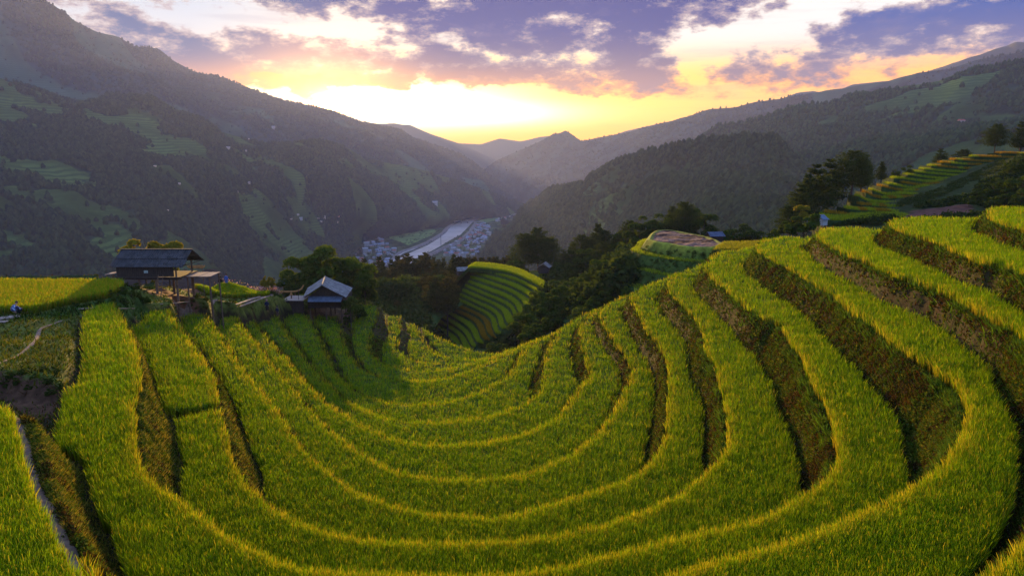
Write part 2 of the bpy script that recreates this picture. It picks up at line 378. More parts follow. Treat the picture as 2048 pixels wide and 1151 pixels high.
ends = P3([(722, 607, -24.2), (758, 607, -24.2), (762, 625, -24.5), (783, 627, -25), (803, 627, -25), (806, 641, -25.4), (816, 643, -25.7), (833, 642, -25.7), (838, 648, -26), (848, 648, -26.4)])
BENCH = np.vstack([[(-600, rb[0][1]), (-200, rb[0][1])], rb, ends, PL[-4][3:], [(600, PL[-4][-1][1]), (600, -200), (-600, -200)]])
RC = [(0, 738, -11.), (60, 748, -11.2), (110, 762, -11.5), (130, 700, -11.6), (133, 650, -12.0), (33, 628, -12.1), (0, 650, -12.0), (150, 622, -12.5), (250, 618, -13.0), (200, 603, -12.8), (280, 570, -12.8), (265, 560, -12.3), (300, 600, -13.9), (310, 575, -13.9), (340, 590, -14.4), (340, 572, -14.4), (370, 592, -14.6), (345, 604, -14.9), (400, 608, -16.2), (430, 611, -17.3), (470, 611, -18.1), (505, 609, -18.7), (532, 599, -18.8), (552, 598, -19.2), (480, 595, -18.1), (570, 606, -20.8), (600, 612, -22.), (640, 636, -24.1), (690, 638, -24.4), (660, 600, -23.4), (700, 612, -24.), (450, 580, -16.9), (450, 563, -16.2), (400, 568, -15.2), (540, 575, -18.2), (560, 590, -19.2), (600, 585, -20.6), (-200, 640, -12.), (-200, 580, -12.3), (100, 590, -12.6)]
RCP = P3(RC); RCZ = np.array([c[2] for c in RC])
def zR(x, y):
    d2 = (x[:, None] - RCP[:, 0]) ** 2 + (y[:, None] - RCP[:, 1]) ** 2 + 7.0
    w = d2 ** -1.8; return (w * RCZ).sum(1) / w.sum(1)
F1 = onzs([(-300, 600), (0, 613), (60, 613), (120, 600), (170, 590), (215, 583), (243, 570), (250, 561), (242, 555.5), (0, 554.5), (-300, 553.5)], -11.4)
def sdpoly(P, Q):
    d, _ = pdist(P, np.vstack([Q, Q[:1]])); return np.where(inpoly(P, Q), d, -d)
SDR = sdpoly(GP, RPOLY).reshape(NY, NX); SDB = sdpoly(GP, BENCH).reshape(NY, NX); SDF = sdpoly(GP, F1).reshape(NY, NX)
ZR = zR(GP[:, 0], GP[:, 1]).reshape(NY, NX)
def sm(t): t = np.clip(t, 0, 1); return t * t * (3 - 2 * t)
def ground(x, y, full=False):
    x = np.asarray(x, float); y = np.asarray(y, float)
    z = np.full(x.shape, -DEP[-4] - RICE_H - 1.4); prev = -DEP[-4] - RICE_H - 1.4; ris = np.zeros(x.shape); jag = fbm(x, y, 1.3, 3, 5) * 0.28
    for n in LV:
        s = bil(SD[n], x, y) + jag * .6; w = bil(WW[n], x, y); lv = -DEP[n] - RICE_H
        t = np.clip((s + w) / np.maximum(w - .28, .12), 0, 1)
        z = z + (lv - prev) * (t * .55 + sm(t) * .45); prev = lv
        ris = np.maximum(ris, ((s > -w - .05) & (s < -.02)).astype(float))
        z = z + 0.10 * np.exp(-((s + .22) / .13) ** 2)
    r = sm((bil(SDR, x, y) + 1.0) / 1.1); zr = bil(ZR, x, y) + fbm(x, y, 4.0, 4, 9) * .5
    sf = bil(SDF, x, y) + jag; zr = np.where(sf > -1.7, np.maximum(zr, zr + (-12.1 - zr) * sm((sf + 1.7) / 1.4)), zr)
    z = z * (1 - r) + zr * r
    sb = -bil(SDB, x, y); z = z - 0.75 * np.maximum(0, sb - .8) + np.where(sb > 2, fbm(x, y, 6, 4, 3) * np.minimum(2.0, sb * .15), 0)
    z = z + ris * fbm(x, y, .9, 3, 4) * .5
    if full: return z, ris, r, sf, sb
    return z
def ong(px, py, lo=25., hi=130.):
    r = ray(px, py); D = np.arange(lo, hi, .2); P = r[None] / r[1] * D[:, None]; g = ground(P[:, 0], P[:, 1]); k = np.nonzero(P[:, 2] < g)[0]
    if len(k) == 0: k = [int(np.argmin(P[:, 2] - g))]
    q = P[k[0]].copy(); q[2] = g[k[0]]; return q
def ground1(x, y): return float(ground(np.array([x]), np.array([y]))[0])
MS = 0.25
def build_ground():
    xs = np.arange(-92, 100.01, MS); ys = np.arange(2, 144.01, MS); nx, ny = len(xs), len(ys)
    X, Y = [a.ravel() for a in np.meshgrid(xs, ys)]
    z, ris, r, sf, sb = ground(X, Y, True)
    n1 = fbm(X, Y, 1.1, 4, 21) + .5; n2 = fbm(X, Y, 5, 4, 22) + .5; n3 = fbm(X, Y, .45, 2, 23) + .5
    soil = np.array((.022, .018, .008)); bank_b = np.array((.036, .018, .008)); bank_g = np.array((.045, .05, .010)); olive = np.array((.13, .135, .02))
    c = np.tile(soil, (len(X), 1))
    k = np.clip((n1 * .6 + n3 * .6 - .35) * 2, 0, 1)[:, None]; bank = bank_b * (1 - k) + bank_g * k
    c = np.where(ris[:, None] > 0, bank, c)
    mead = np.array((.12, .105, .018)) * (1 - n2[:, None]) + np.array((.075, .115, .018)) * n2[:, None]; mead = mead * (.6 + .8 * n3[:, None])
    c = np.where(r[:, None] > .5, mead, c)
    c = np.where(((sf > -1.9) & (sf < .1))[:, None], np.array((.045, .085, .014)) * (.5 + n3[:, None]), c)
    c = np.where((sb > .5)[:, None], np.array((.03, .055, .015)) * (.6 + .8 * n1[:, None]), c)
    for (px, py, zz, rad, colr) in [(333, 588, -14.4, 2.6, (.16, .07, .035)), (366, 580, -14.4, 2.2, (.16, .07, .035)), (655, 630, -24, 2.6, (.15, .085, .05)), (685, 628, -24, 2.2, (.13, .08, .045))]:
        q = ong(px, py, 60); dd = np.hypot(X - q[0], (Y - q[1]) * .8) + fbm(X, Y, 1.5, 3, 31) * 2.2
        c = np.where((dd < rad)[:, None], np.array(colr) * (.7 + .6 * n3[:, None]), c)
    # brown collapsed earth of the hollow on the left
    q = P3([(-60, 770, -12), (20, 775, -12), (70, 790, -12.3), (125, 800, -12.5), (120, 838, -12.5), (60, 835, -12.3), (-60, 815, -12.3)])
    c = np.where(inpoly(np.stack([X, Y], 1), q)[:, None], np.array((.085, .042, .022)) * (.5 + n3[:, None]), c)
    i = np.arange(nx * ny).reshape(ny, nx)
    f = np.stack([i[:-1, :-1], i[:-1, 1:], i[1:, 1:], i[1:, :-1]], -1).reshape(-1, 4)
    o = mesh_np('terraced_hillside', np.stack([X, Y, z], 1), f, [M_ground], c, smooth=True)
    tag(o, kind='structure')
def rice_mask(x, y):
    """level index of the paddy that owns each point, -99 where no rice stands"""
    lev = np.full(x.shape, -99); ok = np.zeros(x.shape, bool); edge = np.full(x.shape, 9.0)
    jag = fbm(x, y, 1.1, 3, 5) * 0.16
    for i, n in enumerate(LV):
        s = bil(SD[n], x, y) + jag; inb = s > 0.04
        lev = np.where(inb, n, lev); ok = np.where(inb, True, ok); edge = np.where(inb, s, edge)
        w = bil(WW[n], x, y); ok = np.where((~inb) & (s > -w - .36), False, ok)
    ok &= (bil(SDR, x, y) < -1.05) & (bil(SDB, x, y) > .1)
    P = np.stack([x, y], 1)
    for n, poly in EXCL: ok &= ~((lev == n) & inpoly(P, poly))
    edge = np.minimum(edge, -bil(SDR, x, y) - .8)
    return ok, lev, edge
EXCL = [(7, onzs([(-400, 560), (120, 600), (150, 628), (151, 660), (150, 700), (146, 740), (133, 765), (128, 800), (113, 850), (115, 870), (130, 920), (147, 965), (166, 1010), (200, 1060), (215, 1090), (250, 1125), (275, 1151), (330, 1230), (-600, 1230), (-600, 800)], -11.6)),
        (6, onzs([(340, 818), (348, 812), (425, 800), (437, 797), (440, 812), (355, 830), (345, 832)], -14.0)),
        (6, onzs([(256, 640), (262, 655), (285, 700), (300, 750), (312, 790), (330, 825), (350, 850), (353, 900), (356, 940), (375, 990), (300, 960), (265, 900), (262, 750), (240, 640)], -14.0)),
        (8, onzs([(-20, 780), (10, 795), (22, 815), (30, 850), (42, 900), (55, 950), (68, 985), (90, 1030), (104, 1070), (122, 1095), (138, 1120), (160, 1150), (230, 1210), (330, 1240), (205, 1145), (165, 1105), (115, 1000), (80, 900), (67, 850), (48, 810), (0, 790)], -9.4)),
        (0, onzs([(690, 600), (704, 640), (702, 690), (715, 725), (690, 700), (676, 632)], -24.2)),
        ]

# ------------------------------------------------------------------ materials
M_ground = col_mat('earth_and_weeds', 0.95, 2.5, 0.35)
M_rice = leaf_mat('rice_leaf', 0.5)
M_leaf = leaf_mat('tree_leaf', 0.4)
M_weed = leaf_mat('weed_leaf', 0.35)
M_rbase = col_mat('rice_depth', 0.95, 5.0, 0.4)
build_ground()

# ------------------------------------------------------------------ rice
RNG = np.random.default_rng(7)
def polar(n, r0, r1, a0=-43, a1=43, p=2.0):
    """random plan points, thinner with distance (density ~ r^-(p+1))"""
    u = RNG.random(n); k = 1 - p
    r = (r0 ** k + u * (r1 ** k - r0 ** k)) ** (1 / k); a = np.radians(RNG.uniform(a0, a1, n))
    return r * np.sin(a), r * np.cos(a), r
def blades(name, x, y, z, h, w, base, tip, mat_, lean=0.25, dirbias=None, parent=None, two=True, la=None):
    n = len(x); a = RNG.uniform(0, 2 * pi, n); la = RNG.uniform(0, 2 * pi, n) if la is None else la
    l = lean * h * RNG.uniform(.2, 1.3, n); lx, ly = np.cos(la) * l, np.sin(la) * l
    if dirbias is not None: lx += dirbias[0] * h; ly += dirbias[1] * h
    wx, wy = np.cos(a) * w / 2, np.sin(a) * w / 2
    B = np.stack([x, y, z], 1); Wd = np.stack([wx, wy, np.zeros(n)], 1)
    mid = B + np.stack([lx * .35, ly * .35, h * .62], 1); top = B + np.stack([lx, ly, h * (1 - .12 * RNG.random(n))], 1)
    if two:
        V = np.stack([B - Wd * .8, B + Wd * .8, mid + Wd, mid - Wd, top + Wd * .25, top - Wd * .25], 1).reshape(-1, 3); i = np.arange(n)[:, None] * 6
        f = np.concatenate([i + [0, 1, 2, 3], i + [3, 2, 4, 5]], 0)
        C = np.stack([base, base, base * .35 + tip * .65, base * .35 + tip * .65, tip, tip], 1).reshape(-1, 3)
    else:
        V = np.stack([B - Wd, B + Wd, top], 1).reshape(-1, 3); f = np.arange(n * 3).reshape(-1, 3); C = np.stack([base, base, tip], 1).reshape(-1, 3)
    return V, f, C
def rice_cols(x, y, edge, n):
    a = (fbm(x, y, 7, 3, 40) + .5); b = RNG.random(n)[:, None]; a = np.clip(a, 0, 1)[:, None]
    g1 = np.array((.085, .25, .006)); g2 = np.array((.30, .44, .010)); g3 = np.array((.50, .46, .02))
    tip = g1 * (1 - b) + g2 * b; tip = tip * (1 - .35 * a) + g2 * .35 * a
    gold = (RNG.random(n) < .04 + .60 * np.exp(-np.maximum(edge, 0) / .22))[:, None]; tip = np.where(gold, g3 * (.7 + .4 * b), tip)  # more gold towards the lips: their sunlit glow painted into the blade colour
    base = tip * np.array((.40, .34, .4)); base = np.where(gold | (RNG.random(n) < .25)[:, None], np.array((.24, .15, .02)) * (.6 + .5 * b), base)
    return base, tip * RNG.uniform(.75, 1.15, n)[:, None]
def make_rice():
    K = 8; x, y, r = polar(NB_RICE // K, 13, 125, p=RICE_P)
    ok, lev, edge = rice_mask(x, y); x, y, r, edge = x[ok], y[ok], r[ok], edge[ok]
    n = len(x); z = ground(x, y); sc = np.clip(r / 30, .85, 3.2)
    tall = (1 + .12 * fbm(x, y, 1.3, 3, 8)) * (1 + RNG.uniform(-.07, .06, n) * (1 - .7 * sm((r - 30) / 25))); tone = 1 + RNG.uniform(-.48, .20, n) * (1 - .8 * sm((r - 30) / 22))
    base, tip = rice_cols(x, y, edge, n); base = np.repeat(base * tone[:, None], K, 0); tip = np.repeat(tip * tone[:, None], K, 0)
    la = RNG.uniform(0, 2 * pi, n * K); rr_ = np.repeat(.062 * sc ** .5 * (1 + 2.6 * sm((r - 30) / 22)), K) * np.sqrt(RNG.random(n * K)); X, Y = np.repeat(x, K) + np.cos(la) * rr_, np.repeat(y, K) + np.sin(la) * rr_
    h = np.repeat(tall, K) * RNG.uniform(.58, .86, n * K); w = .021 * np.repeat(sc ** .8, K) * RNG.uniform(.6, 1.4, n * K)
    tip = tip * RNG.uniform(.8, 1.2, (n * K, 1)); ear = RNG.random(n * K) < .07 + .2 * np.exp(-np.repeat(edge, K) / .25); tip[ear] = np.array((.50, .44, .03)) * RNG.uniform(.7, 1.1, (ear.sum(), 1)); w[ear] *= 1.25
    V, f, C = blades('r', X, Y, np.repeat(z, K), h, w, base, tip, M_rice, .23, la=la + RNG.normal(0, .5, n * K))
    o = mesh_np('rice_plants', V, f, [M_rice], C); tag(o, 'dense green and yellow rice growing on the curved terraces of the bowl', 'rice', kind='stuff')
    print('rice blades', n)
    # dark sheet under the blades, the stand's inner shade put in as colour
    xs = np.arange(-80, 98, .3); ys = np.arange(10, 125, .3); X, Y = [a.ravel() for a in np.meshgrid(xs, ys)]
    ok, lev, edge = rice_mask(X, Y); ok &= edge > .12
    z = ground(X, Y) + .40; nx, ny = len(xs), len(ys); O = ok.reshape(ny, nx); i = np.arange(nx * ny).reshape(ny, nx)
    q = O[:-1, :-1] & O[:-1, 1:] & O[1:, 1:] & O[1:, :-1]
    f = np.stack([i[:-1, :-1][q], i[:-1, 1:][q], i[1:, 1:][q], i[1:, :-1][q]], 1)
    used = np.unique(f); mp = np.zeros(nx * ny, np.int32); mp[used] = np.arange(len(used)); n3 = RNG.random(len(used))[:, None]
    b = mesh_np('rice_shade_sheet', np.stack([X, Y, z + RNG.uniform(-.08, .08, len(z))], 1)[used], mp[f], [M_rbase], np.array((.055, .085, .006)) * (.4 + n3)); b.parent = o; b['kind'] = 'stuff'
make_rice()
# the ripe field on the spur and the paddies behind the hut
def field(name, poly, n, label, hmul=1.0, gold=.35, w0=.05):
    mn, mx = poly.min(0), poly.max(0); P = RNG.uniform(mn, mx, (n * 3, 2)); P = P[inpoly(P, poly)][:n]
    x, y = P.T; z = ground(x, y); m = len(x); base, tip = rice_cols(x, y, np.full(m, 9.), m)
    k = (RNG.random(m) < gold)[:, None]; tip = np.where(k, np.array((.42, .33, .02)) * RNG.uniform(.7, 1.2, (m, 1)), tip)
    V, f, C = blades(name, x, y, z, RNG.uniform(.55, .9, m) * hmul, w0 * RNG.uniform(.7, 1.4, m), base, tip, M_rice, .3)
    tag(mesh_np(name, V, f, [M_rice], C), label, 'rice', kind='stuff')
F1IN = onzs([(-150, 602), (0, 611), (60, 611), (120, 598), (170, 588), (213, 582), (240, 570), (247, 561), (240, 556.5), (0, 556), (-150, 556)], -11.4)
field('rice_plants', F1IN, 42000, 'ripe yellow rice field behind the crouching person on the left', 1.0, .45)
field('rice_plants', np.array([ong(a, b, 70)[:2] for a, b in [(388, 563), (440, 562), (505, 565), (535, 575), (540, 590), (505, 595), (450, 596), (415, 592), (396, 580)]]), 16000, 'green rice between the dark roofed hut and the pink flowers', .8, .2, .06)

def leaves0(P, size, cols):
    n = len(P); a = RNG.normal(size=(n, 3)) + np.array((-.4, -.5, .9)); a /= np.linalg.norm(a, axis=1)[:, None]; b = np.cross(a, RNG.normal(size=(n, 3))); b /= np.linalg.norm(b, axis=1)[:, None]; c = np.cross(a, b)
    s = (size * RNG.uniform(.6, 1.6, n))[:, None]; V = np.stack([P - b * s, P + c * s * .5, P + b * s, P - c * s * .5], 1).reshape(-1, 3); return V, np.arange(n * 4).reshape(-1, 4), np.repeat(cols, 4, 0)
def make_weeds():
    """tufts on banks, bunds and meadow"""
    x, y, r = polar(NB_WEED, 13, 125, p=1.9)
    x2, y2, r2 = polar(NB_WEED * 5, 14, 100, p=1.35); nb = np.zeros(len(x2), bool)
    for n in LV:
        if n < -1: continue
        s = bil(SD[n], x2, y2); w = bil(WW[n], x2, y2); nb |= (s > -w - .1) & (s < .02)
    nb &= (bil(SDR, x2, y2) < -.8); x = np.concatenate([x, x2[nb]]); y = np.concatenate([y, y2[nb]]); r = np.concatenate([r, r2[nb]])
    bund = np.zeros(len(x), bool)
    for n in (6, 7, 8, 9, 10, 11):
        s = bil(SD[n], x, y); bund |= (s > -.46) & (s < -.04) & (fbm(x, y, 1.4, 3, 44) > -.02) & (x > 4)
    z, ris, rr, sf, sb = ground(x, y, True)
    med = rr > .5
    dry = fbm(x, y, 2.5, 3, 60) + .5
    keep = (ris > 0) | (med & (RNG.random(len(x)) < .55)); keep &= sb < 2
    ok, lev, edge = rice_mask(x, y); keep |= (~ok) & (sb < 3)
    bare = np.zeros(len(x), bool); bund &= ~med
    for (px, py, zz, rad) in [(333, 588, -14.4, 2.4), (366, 580, -14.4, 2.0), (655, 630, -24, 2.4), (685, 628, -24, 2.)]:
        q = ong(px, py, 60); bare |= np.hypot(x - q[0], (y - q[1]) * .8) < rad
    bare |= (sf > -.1)
    for pth, hw in PATHS: bare |= pdist(np.stack([x, y], 1), pth)[0] < hw
    hol = P3([(20, 780, -12), (70, 795, -12.3), (115, 805, -12.5), (110, 830, -12.5), (60, 828, -12.3), (10, 810, -12.3)])
    bare |= inpoly(np.stack([x, y], 1), hol) & (RNG.random(len(x)) < .85)
    keep &= ~bare
    x, y, r, z, ris, med, sf, sb, dry, bund = [a[keep] for a in (x, y, r, z, ris, med, sf, sb, dry, bund)]; n = len(x)
    sc = np.clip(r / 30, .8, 3); b = RNG.random((n, 1)); d = np.clip(dry, 0, 1)[:, None]
    green = np.array((.065, .125, .012)); ol = np.array((.15, .15, .016)); brown = np.array((.13, .060, .014)); dk = np.array((.022, .045, .008))
    tip = np.where(b < .40, green, np.where(b < .40 + .35 * d, ol, np.where(b < .85, brown * (.6 + .5 * d), dk)))
    tip = np.where(med[:, None], np.where(b < .5, ol, np.where(b < .8, green * 1.2, dk)), tip)
    bush = ((sf > -2.0) & (sf < .2))[:, None]; tip = np.where(bush, np.where(b < .6, dk * 1.3, green), tip)
    bu = bund & (RNG.random(n) < .45); tip = np.where(bu[:, None], np.array((.10, .19, .015)) * (.6 + b * .9), tip)
    gold = (pdist(np.stack([x, y], 1), BANKG)[0] < 1.3)[:, None]; tip = np.where(gold & (b > .45), np.array((.32, .27, .04)) * (.6 + b * .6), tip)
    tip = tip * RNG.uniform(.6, 1.25, (n, 1))
    h = np.where(med, RNG.uniform(.06, .28, n), RNG.uniform(.05, .24, n)); h = np.where(bush[:, 0], h * 1.9, np.where(bu, h * 1.7, h)) * np.clip(sc, 1, 1.4)
    V, f, C = blades('w', x, y, z - .03, h, .045 * sc * RNG.uniform(.6, 1.6, n), tip * .6, tip, M_weed, .9, two=False)
    kb = (ris > 0) & ~bu & (RNG.random(n) < .8); Q = np.stack([x, y, z + .06], 1)[kb]; m = len(Q)
    blob = (fbm(Q[:, 0], Q[:, 1] + Q[:, 2], .8, 3, 66) > -.07)[:, None]; bb = RNG.random((m, 1))
    cc = np.where(blob, np.where(bb < .6, np.array((.075, .125, .012)), np.array((.15, .16, .018))), np.where(bb < .5, np.array((.040, .030, .010)), np.array((.085, .050, .015)))) * RNG.uniform(.5, 1.3, (m, 1))
    V2, f2, C2 = leaves0(Q + RNG.normal(0, .05, (m, 3)), .050 * sc[kb], cc); f = [f, f2 + len(V)]; V = np.vstack([V, V2]); C = np.vstack([C, C2])
    tag(mesh_np('weeds', V, f, [M_weed], C), 'low weeds and dry grass on the terrace banks and the meadow', 'weeds', kind='stuff')
    print('weeds', n)
# paths: (plan polyline, half width)
def plan_path(L, z=None): return resample(np.array([onz(a, b, c)[:2] for a, b, c in L]), .6)
PATH_A = plan_path([(-20, 795, -10.1), (14, 815, -10.1), (22, 850, -10.1), (36, 900, -10.1), (50, 950, -10.1), (66, 990, -10.1), (85, 1030, -10.1), (100, 1065, -10.1), (118, 1092, -10.1), (140, 1125, -10.1), (170, 1160, -10.1)])
PATH_B = resample(np.array([ong(a, b, 25)[:2] for a, b in [(-30, 745), (10, 722), (45, 705), (68, 685), (78, 665), (95, 652), (125, 642)]]), .6)
PATH_C = resample(np.array([ong(a, b, 60)[:2] for a, b in [(345, 598), (385, 599), (425, 603), (465, 603), (500, 599), (532, 593), (548, 582), (556, 570)]]), .6)
PATHS = [(PATH_A, .36), (PATH_B, .12), (PATH_C, .28)]
BANKG = np.vstack([onzs([(262, 700), (285, 760), (315, 830), (318, 900), (330, 960)], -13.2), onzs([(445, 830), (470, 880), (490, 940), (520, 985)], -15.2), onzs([(95, 880), (125, 960), (160, 1040), (215, 1110)], -11.4)])
make_weeds()
M_path = mat('trodden_earth', (.20, .13, .09), .95, 3.0, .4, bump=.4)
def ribbon(name, L, hw, z_off, m, seed=0):
    d = np.gradient(L, axis=0); d /= np.linalg.norm(d, axis=1)[:, None]; nrm = np.stack([-d[:, 1], d[:, 0]], 1)
    w = hw * (1 + fbm(L[:, 0], L[:, 1], 1.5, 3, seed) * 1.0)[:, None]; R = []
    for k in (-1, -.5, 0, .5, 1):
        P = L + nrm * w * k; R.append(np.stack([P[:, 0], P[:, 1], ground(P[:, 0], P[:, 1]) + z_off - .03 * abs(k)], 1))
    V = np.concatenate(R); n = len(L); i = np.arange(n - 1)
    f = np.concatenate([np.stack([a * n + i, a * n + i + 1, (a + 1) * n + i + 1, (a + 1) * n + i], 1) for a in range(4)])
    return tag(mesh_np(name, V, f, [m], smooth=True), kind='structure')
for k, (L, hw) in enumerate(PATHS): ribbon('path', L, hw, .05, M_path, k)

# ------------------------------------------------------------------ valley floor, river, mountains
ZV = -260.0
def hill_mat(name, forest, field_c, tscale=.012, attr=True, stripe=1.0):
    m = bpy.data.materials.new(name); m.use_nodes = True; t = NT(m.node_tree)
    b = t.n['Principled BSDF']; b.inputs['Roughness'].default_value = 1.0; b.inputs['Specular IOR Level'].default_value = 0.0
    g = t.new('ShaderNodeNewGeometry'); P = g.outputs['Position']; sp = t.new('ShaderNodeSeparateXYZ'); t.l.new(P, sp.inputs[0])
    n1 = t.noise(P, tscale, 8, .68); n3 = t.noise(P, tscale * .45, 5, .6)
    c = t.mix(t.ss(n1, .36, .64), tuple(c * .4 for c in forest), tuple(c * 1.7 for c in forest))
    if attr:
        at = t.new('ShaderNodeAttribute', attribute_name='Col'); sc = t.new('ShaderNodeSeparateColor'); t.l.new(at.outputs[0], sc.inputs[0])
        k = t.ss(t.add(sc.outputs[0], t.mul(t.sub(n1, .5), .35)), .42, .58)
        ph = t.m('SINE', t.mul(t.add(sp.outputs[2], t.mul(n3, 30.0)), .95)); ln = t.ss(ph, -.3, .4)
        fc = t.mix(t.ss(n3, .35, .65), tuple(x * .5 for x in field_c), tuple(x * 1.45 for x in field_c))
        fc = t.mix(t.mul(t.mul(t.sub(1.0, ln), t.ss(n3, .42, .6)), .5 * stripe), fc, tuple(x * .25 for x in field_c))
        c = t.mix(k, c, fc)
        c = t.mix(t.mul(t.ss(n1, .64, .72), .4), c, (.12, .07, .045))
    else: c = t.mix(t.ss(n3, .48, .56), c, field_c)
    t.l.new(c, b.inputs['Base Color'])
    bp = t.new('ShaderNodeBump'); bp.inputs['Strength'].default_value = .8; bp.inputs['Distance'].default_value = 10.0
    t.l.new(n1, bp.inputs['Height']); t.l.new(bp.outputs[0], b.inputs['Normal'])
    return m
M_hillL = hill_mat('wooded_slope', (.016, .032, .020), (.055, .095, .026))
M_hillM = hill_mat('mountain_slope', (.014, .032, .034), (.034, .070, .045), .008, True, .4)
M_hillC = hill_mat('pine_slope', (.015, .028, .014), (.045, .080, .025))
M_hillD = hill_mat('right_slope', (.014, .034, .022), (.045, .095, .030))
M_far = mat('far_ridge', (.05, .06, .05), 1.0, .002, .2)
HILLS = {}
def row(P, n):
    P = np.array([(a, b, c) for a, b, c in P], float); s = np.linspace(0, 1, n)
    L = np.concatenate(([0], np.cumsum(np.hypot(np.diff(P[:, 0]), np.diff(P[:, 1]) * .3)))); L /= L[-1]
    Q = np.stack([np.interp(s, L, P[:, k]) for k in range(3)], 1)
    return np.array([aty(a, b, c) for a, b, c in Q])
def hill(name, rows, ncol, nsub, amp, scale, m, ridge_amp=.35, back=(900, -500), seed=0, gully=0.0, fsc=200, fth=.05):
    """rows run from the ridge down towards the viewer; a back slope closes the hill behind the ridge"""
    R = [row(r, ncol) for r in rows]
    b = R[0].copy(); b[:, 1] += back[0]; b[:, 2] += back[1]; b[:, 0] *= b[:, 1] / (b[:, 1] - back[0])
    R = [b] + R; G = []
    for k in range(len(R) - 1):
        p0 = R[max(0, k - 1)] if k != 1 else R[k]; p1, p2 = R[k], R[k + 1]; p3 = R[min(len(R) - 1, k + 2)]
        ns = nsub if k > 0 else 5
        for j in range(ns):
            s = j / ns
            if k == 0: q = p1 + (p2 - p1) * s
            else: q = 0.5 * (2 * p1 + (-p0 + p2) * s + (2 * p0 - 5 * p1 + 4 * p2 - p3) * s * s + (-p0 + 3 * p1 - 3 * p2 + p3) * s ** 3)
            G.append((q, max(0.0, (k - 1) + s) if k > 0 else 0))
    G.append((R[-1], len(R) - 2))
    V = np.stack([g[0] for g in G]); t = np.array([g[1] for g in G])[:, None]
    x, y = V[..., 0], V[..., 1]
    a = ridge_amp + (1 - ridge_amp) * sm(t * 2.2)
    d = fbm(x, y, scale, 6, seed, .52) * amp * a + fbm(x, y, scale * .12, 4, seed + 5, .6) * amp * .10 * np.maximum(a, .8)
    if gully: d = d - gully * a * np.abs(fbm(x + y * .3, y * .35, scale * .7, 3, seed + 9)) * 4 + gully * a * .4
    V[..., 2] += d
    nr, nc = V.shape[:2]; i = np.arange(nr * nc).reshape(nr, nc)
    f = np.stack([i[:-1, :-1], i[:-1, 1:], i[1:, 1:], i[1:, :-1]], -1).reshape(-1, 4)
    Cf = np.zeros((nr * nc, 3)); Cf[:, 0] = np.clip(.5 + (fbm(x, y, fsc, 4, seed + 100).ravel() - fth) * 5, 0, 1)
    o = mesh_np(name, V.reshape(-1, 3), f, [m], Cf, smooth=True); tag(o, kind='structure'); HILLS.setdefault(name, []).append(V); return V
V_A = hill('mountain', [
    [(-700, 0, 2300), (-300, -20, 2330), (0, -20, 2350), (90, 0, 2480), (130, 23, 2650), (150, 39, 2800), (190, 59, 2980), (235, 70, 3120), (270, 91, 3250), (295, 91, 3300), (320, 96, 3300), (345, 118, 3350), (390, 142, 3400), (440, 155, 3450), (480, 169, 3500), (520, 185, 3500), (560, 199, 3550), (600, 206, 3600), (640, 214, 3650), (680, 227, 3700), (720, 243, 3750), (760, 252, 3800), (800, 257, 3800), (824, 272, 3850), (880, 292, 3900), (920, 308, 4000), (960, 336, 4050), (984, 356, 4100), (1040, 377, 4200), (1078, 400, 4300)],
    [(-700, 80, 2080), (-200, 60, 2120), (0, 90, 2170), (150, 130, 2380), (300, 170, 2620), (450, 220, 2850), (600, 255, 3100), (750, 290, 3300), (850, 325, 3500), (950, 365, 3700), (1000, 385, 3800), (1076, 408, 4000)],
    [(-700, 150, 1950), (-200, 170, 1960), (0, 210, 2000), (200, 245, 2180), (400, 290, 2450), (600, 330, 2700), (750, 370, 2900), (900, 400, 3200), (1000, 412, 3500), (1074, 416, 3700)],
    [(-700, 300, 1860), (-200, 380, 1860), (0, 420, 1870), (400, 460, 2100), (600, 470, 2350), (750, 462, 2600), (900, 444, 3050), (1000, 432, 3400), (1070, 426, 3600)]],
    260, 26, 150, 900, M_hillM, .10, seed=3, gully=75, fsc=420, fth=.12)
V_L = hill('hillside', [
    [(-700, -20, 1500), (-250, 90, 1600), (0, 157, 1700), (24, 165, 1720), (52, 175, 1740), (88, 188, 1760), (120, 200, 1800), (172, 207, 1850), (208, 193, 1900), (256, 187, 1950), (300, 191, 1950), (328, 206, 2000), (360, 223, 2000), (400, 240, 2050), (439, 262, 2100), (500, 280, 2150), (560, 288, 2200), (600, 284, 2250), (640, 280, 2400), (692, 293, 2600), (732, 316, 2700), (808, 330, 2900), (860, 342, 3000), (904, 357, 3100), (960, 376, 3300), (1010, 394, 3500), (1055, 408, 3700)],
    [(-700, 180, 1300), (-250, 240, 1350), (0, 270, 1400), (150, 270, 1500), (300, 262, 1650), (450, 300, 1800), (600, 330, 1950), (700, 350, 2200), (800, 375, 2500), (880, 390, 2800), (980, 405, 3200), (1055, 416, 3600)],
    [(-700, 330, 1050), (-250, 350, 1100), (0, 360, 1150), (150, 350, 1250), (300, 318, 1420), (450, 345, 1600), (580, 385, 1800), (700, 415, 2100), (800, 425, 2400), (880, 425, 2700), (980, 422, 3150), (1053, 420, 3560)],
    [(-700, 450, 900), (-250, 450, 900), (0, 440, 950), (150, 430, 1050), (300, 420, 1200), (430, 425, 1400), (560, 445, 1650), (660, 470, 1900), (745, 474, 2350), (850, 450, 2800), (950, 435, 3150), (1050, 426, 3480)],
    [(-700, 620, 650), (-250, 600, 700), (0, 590, 750), (200, 580, 850), (400, 570, 1050), (560, 556, 1350), (650, 540, 1620), (705, 524, 1800), (755, 486, 2200), (850, 453, 2740), (950, 438, 3090), (1040, 428, 3400)]],
    300, 22, 85, 420, M_hillL, .12, seed=11, gully=34, fsc=110, fth=.07)
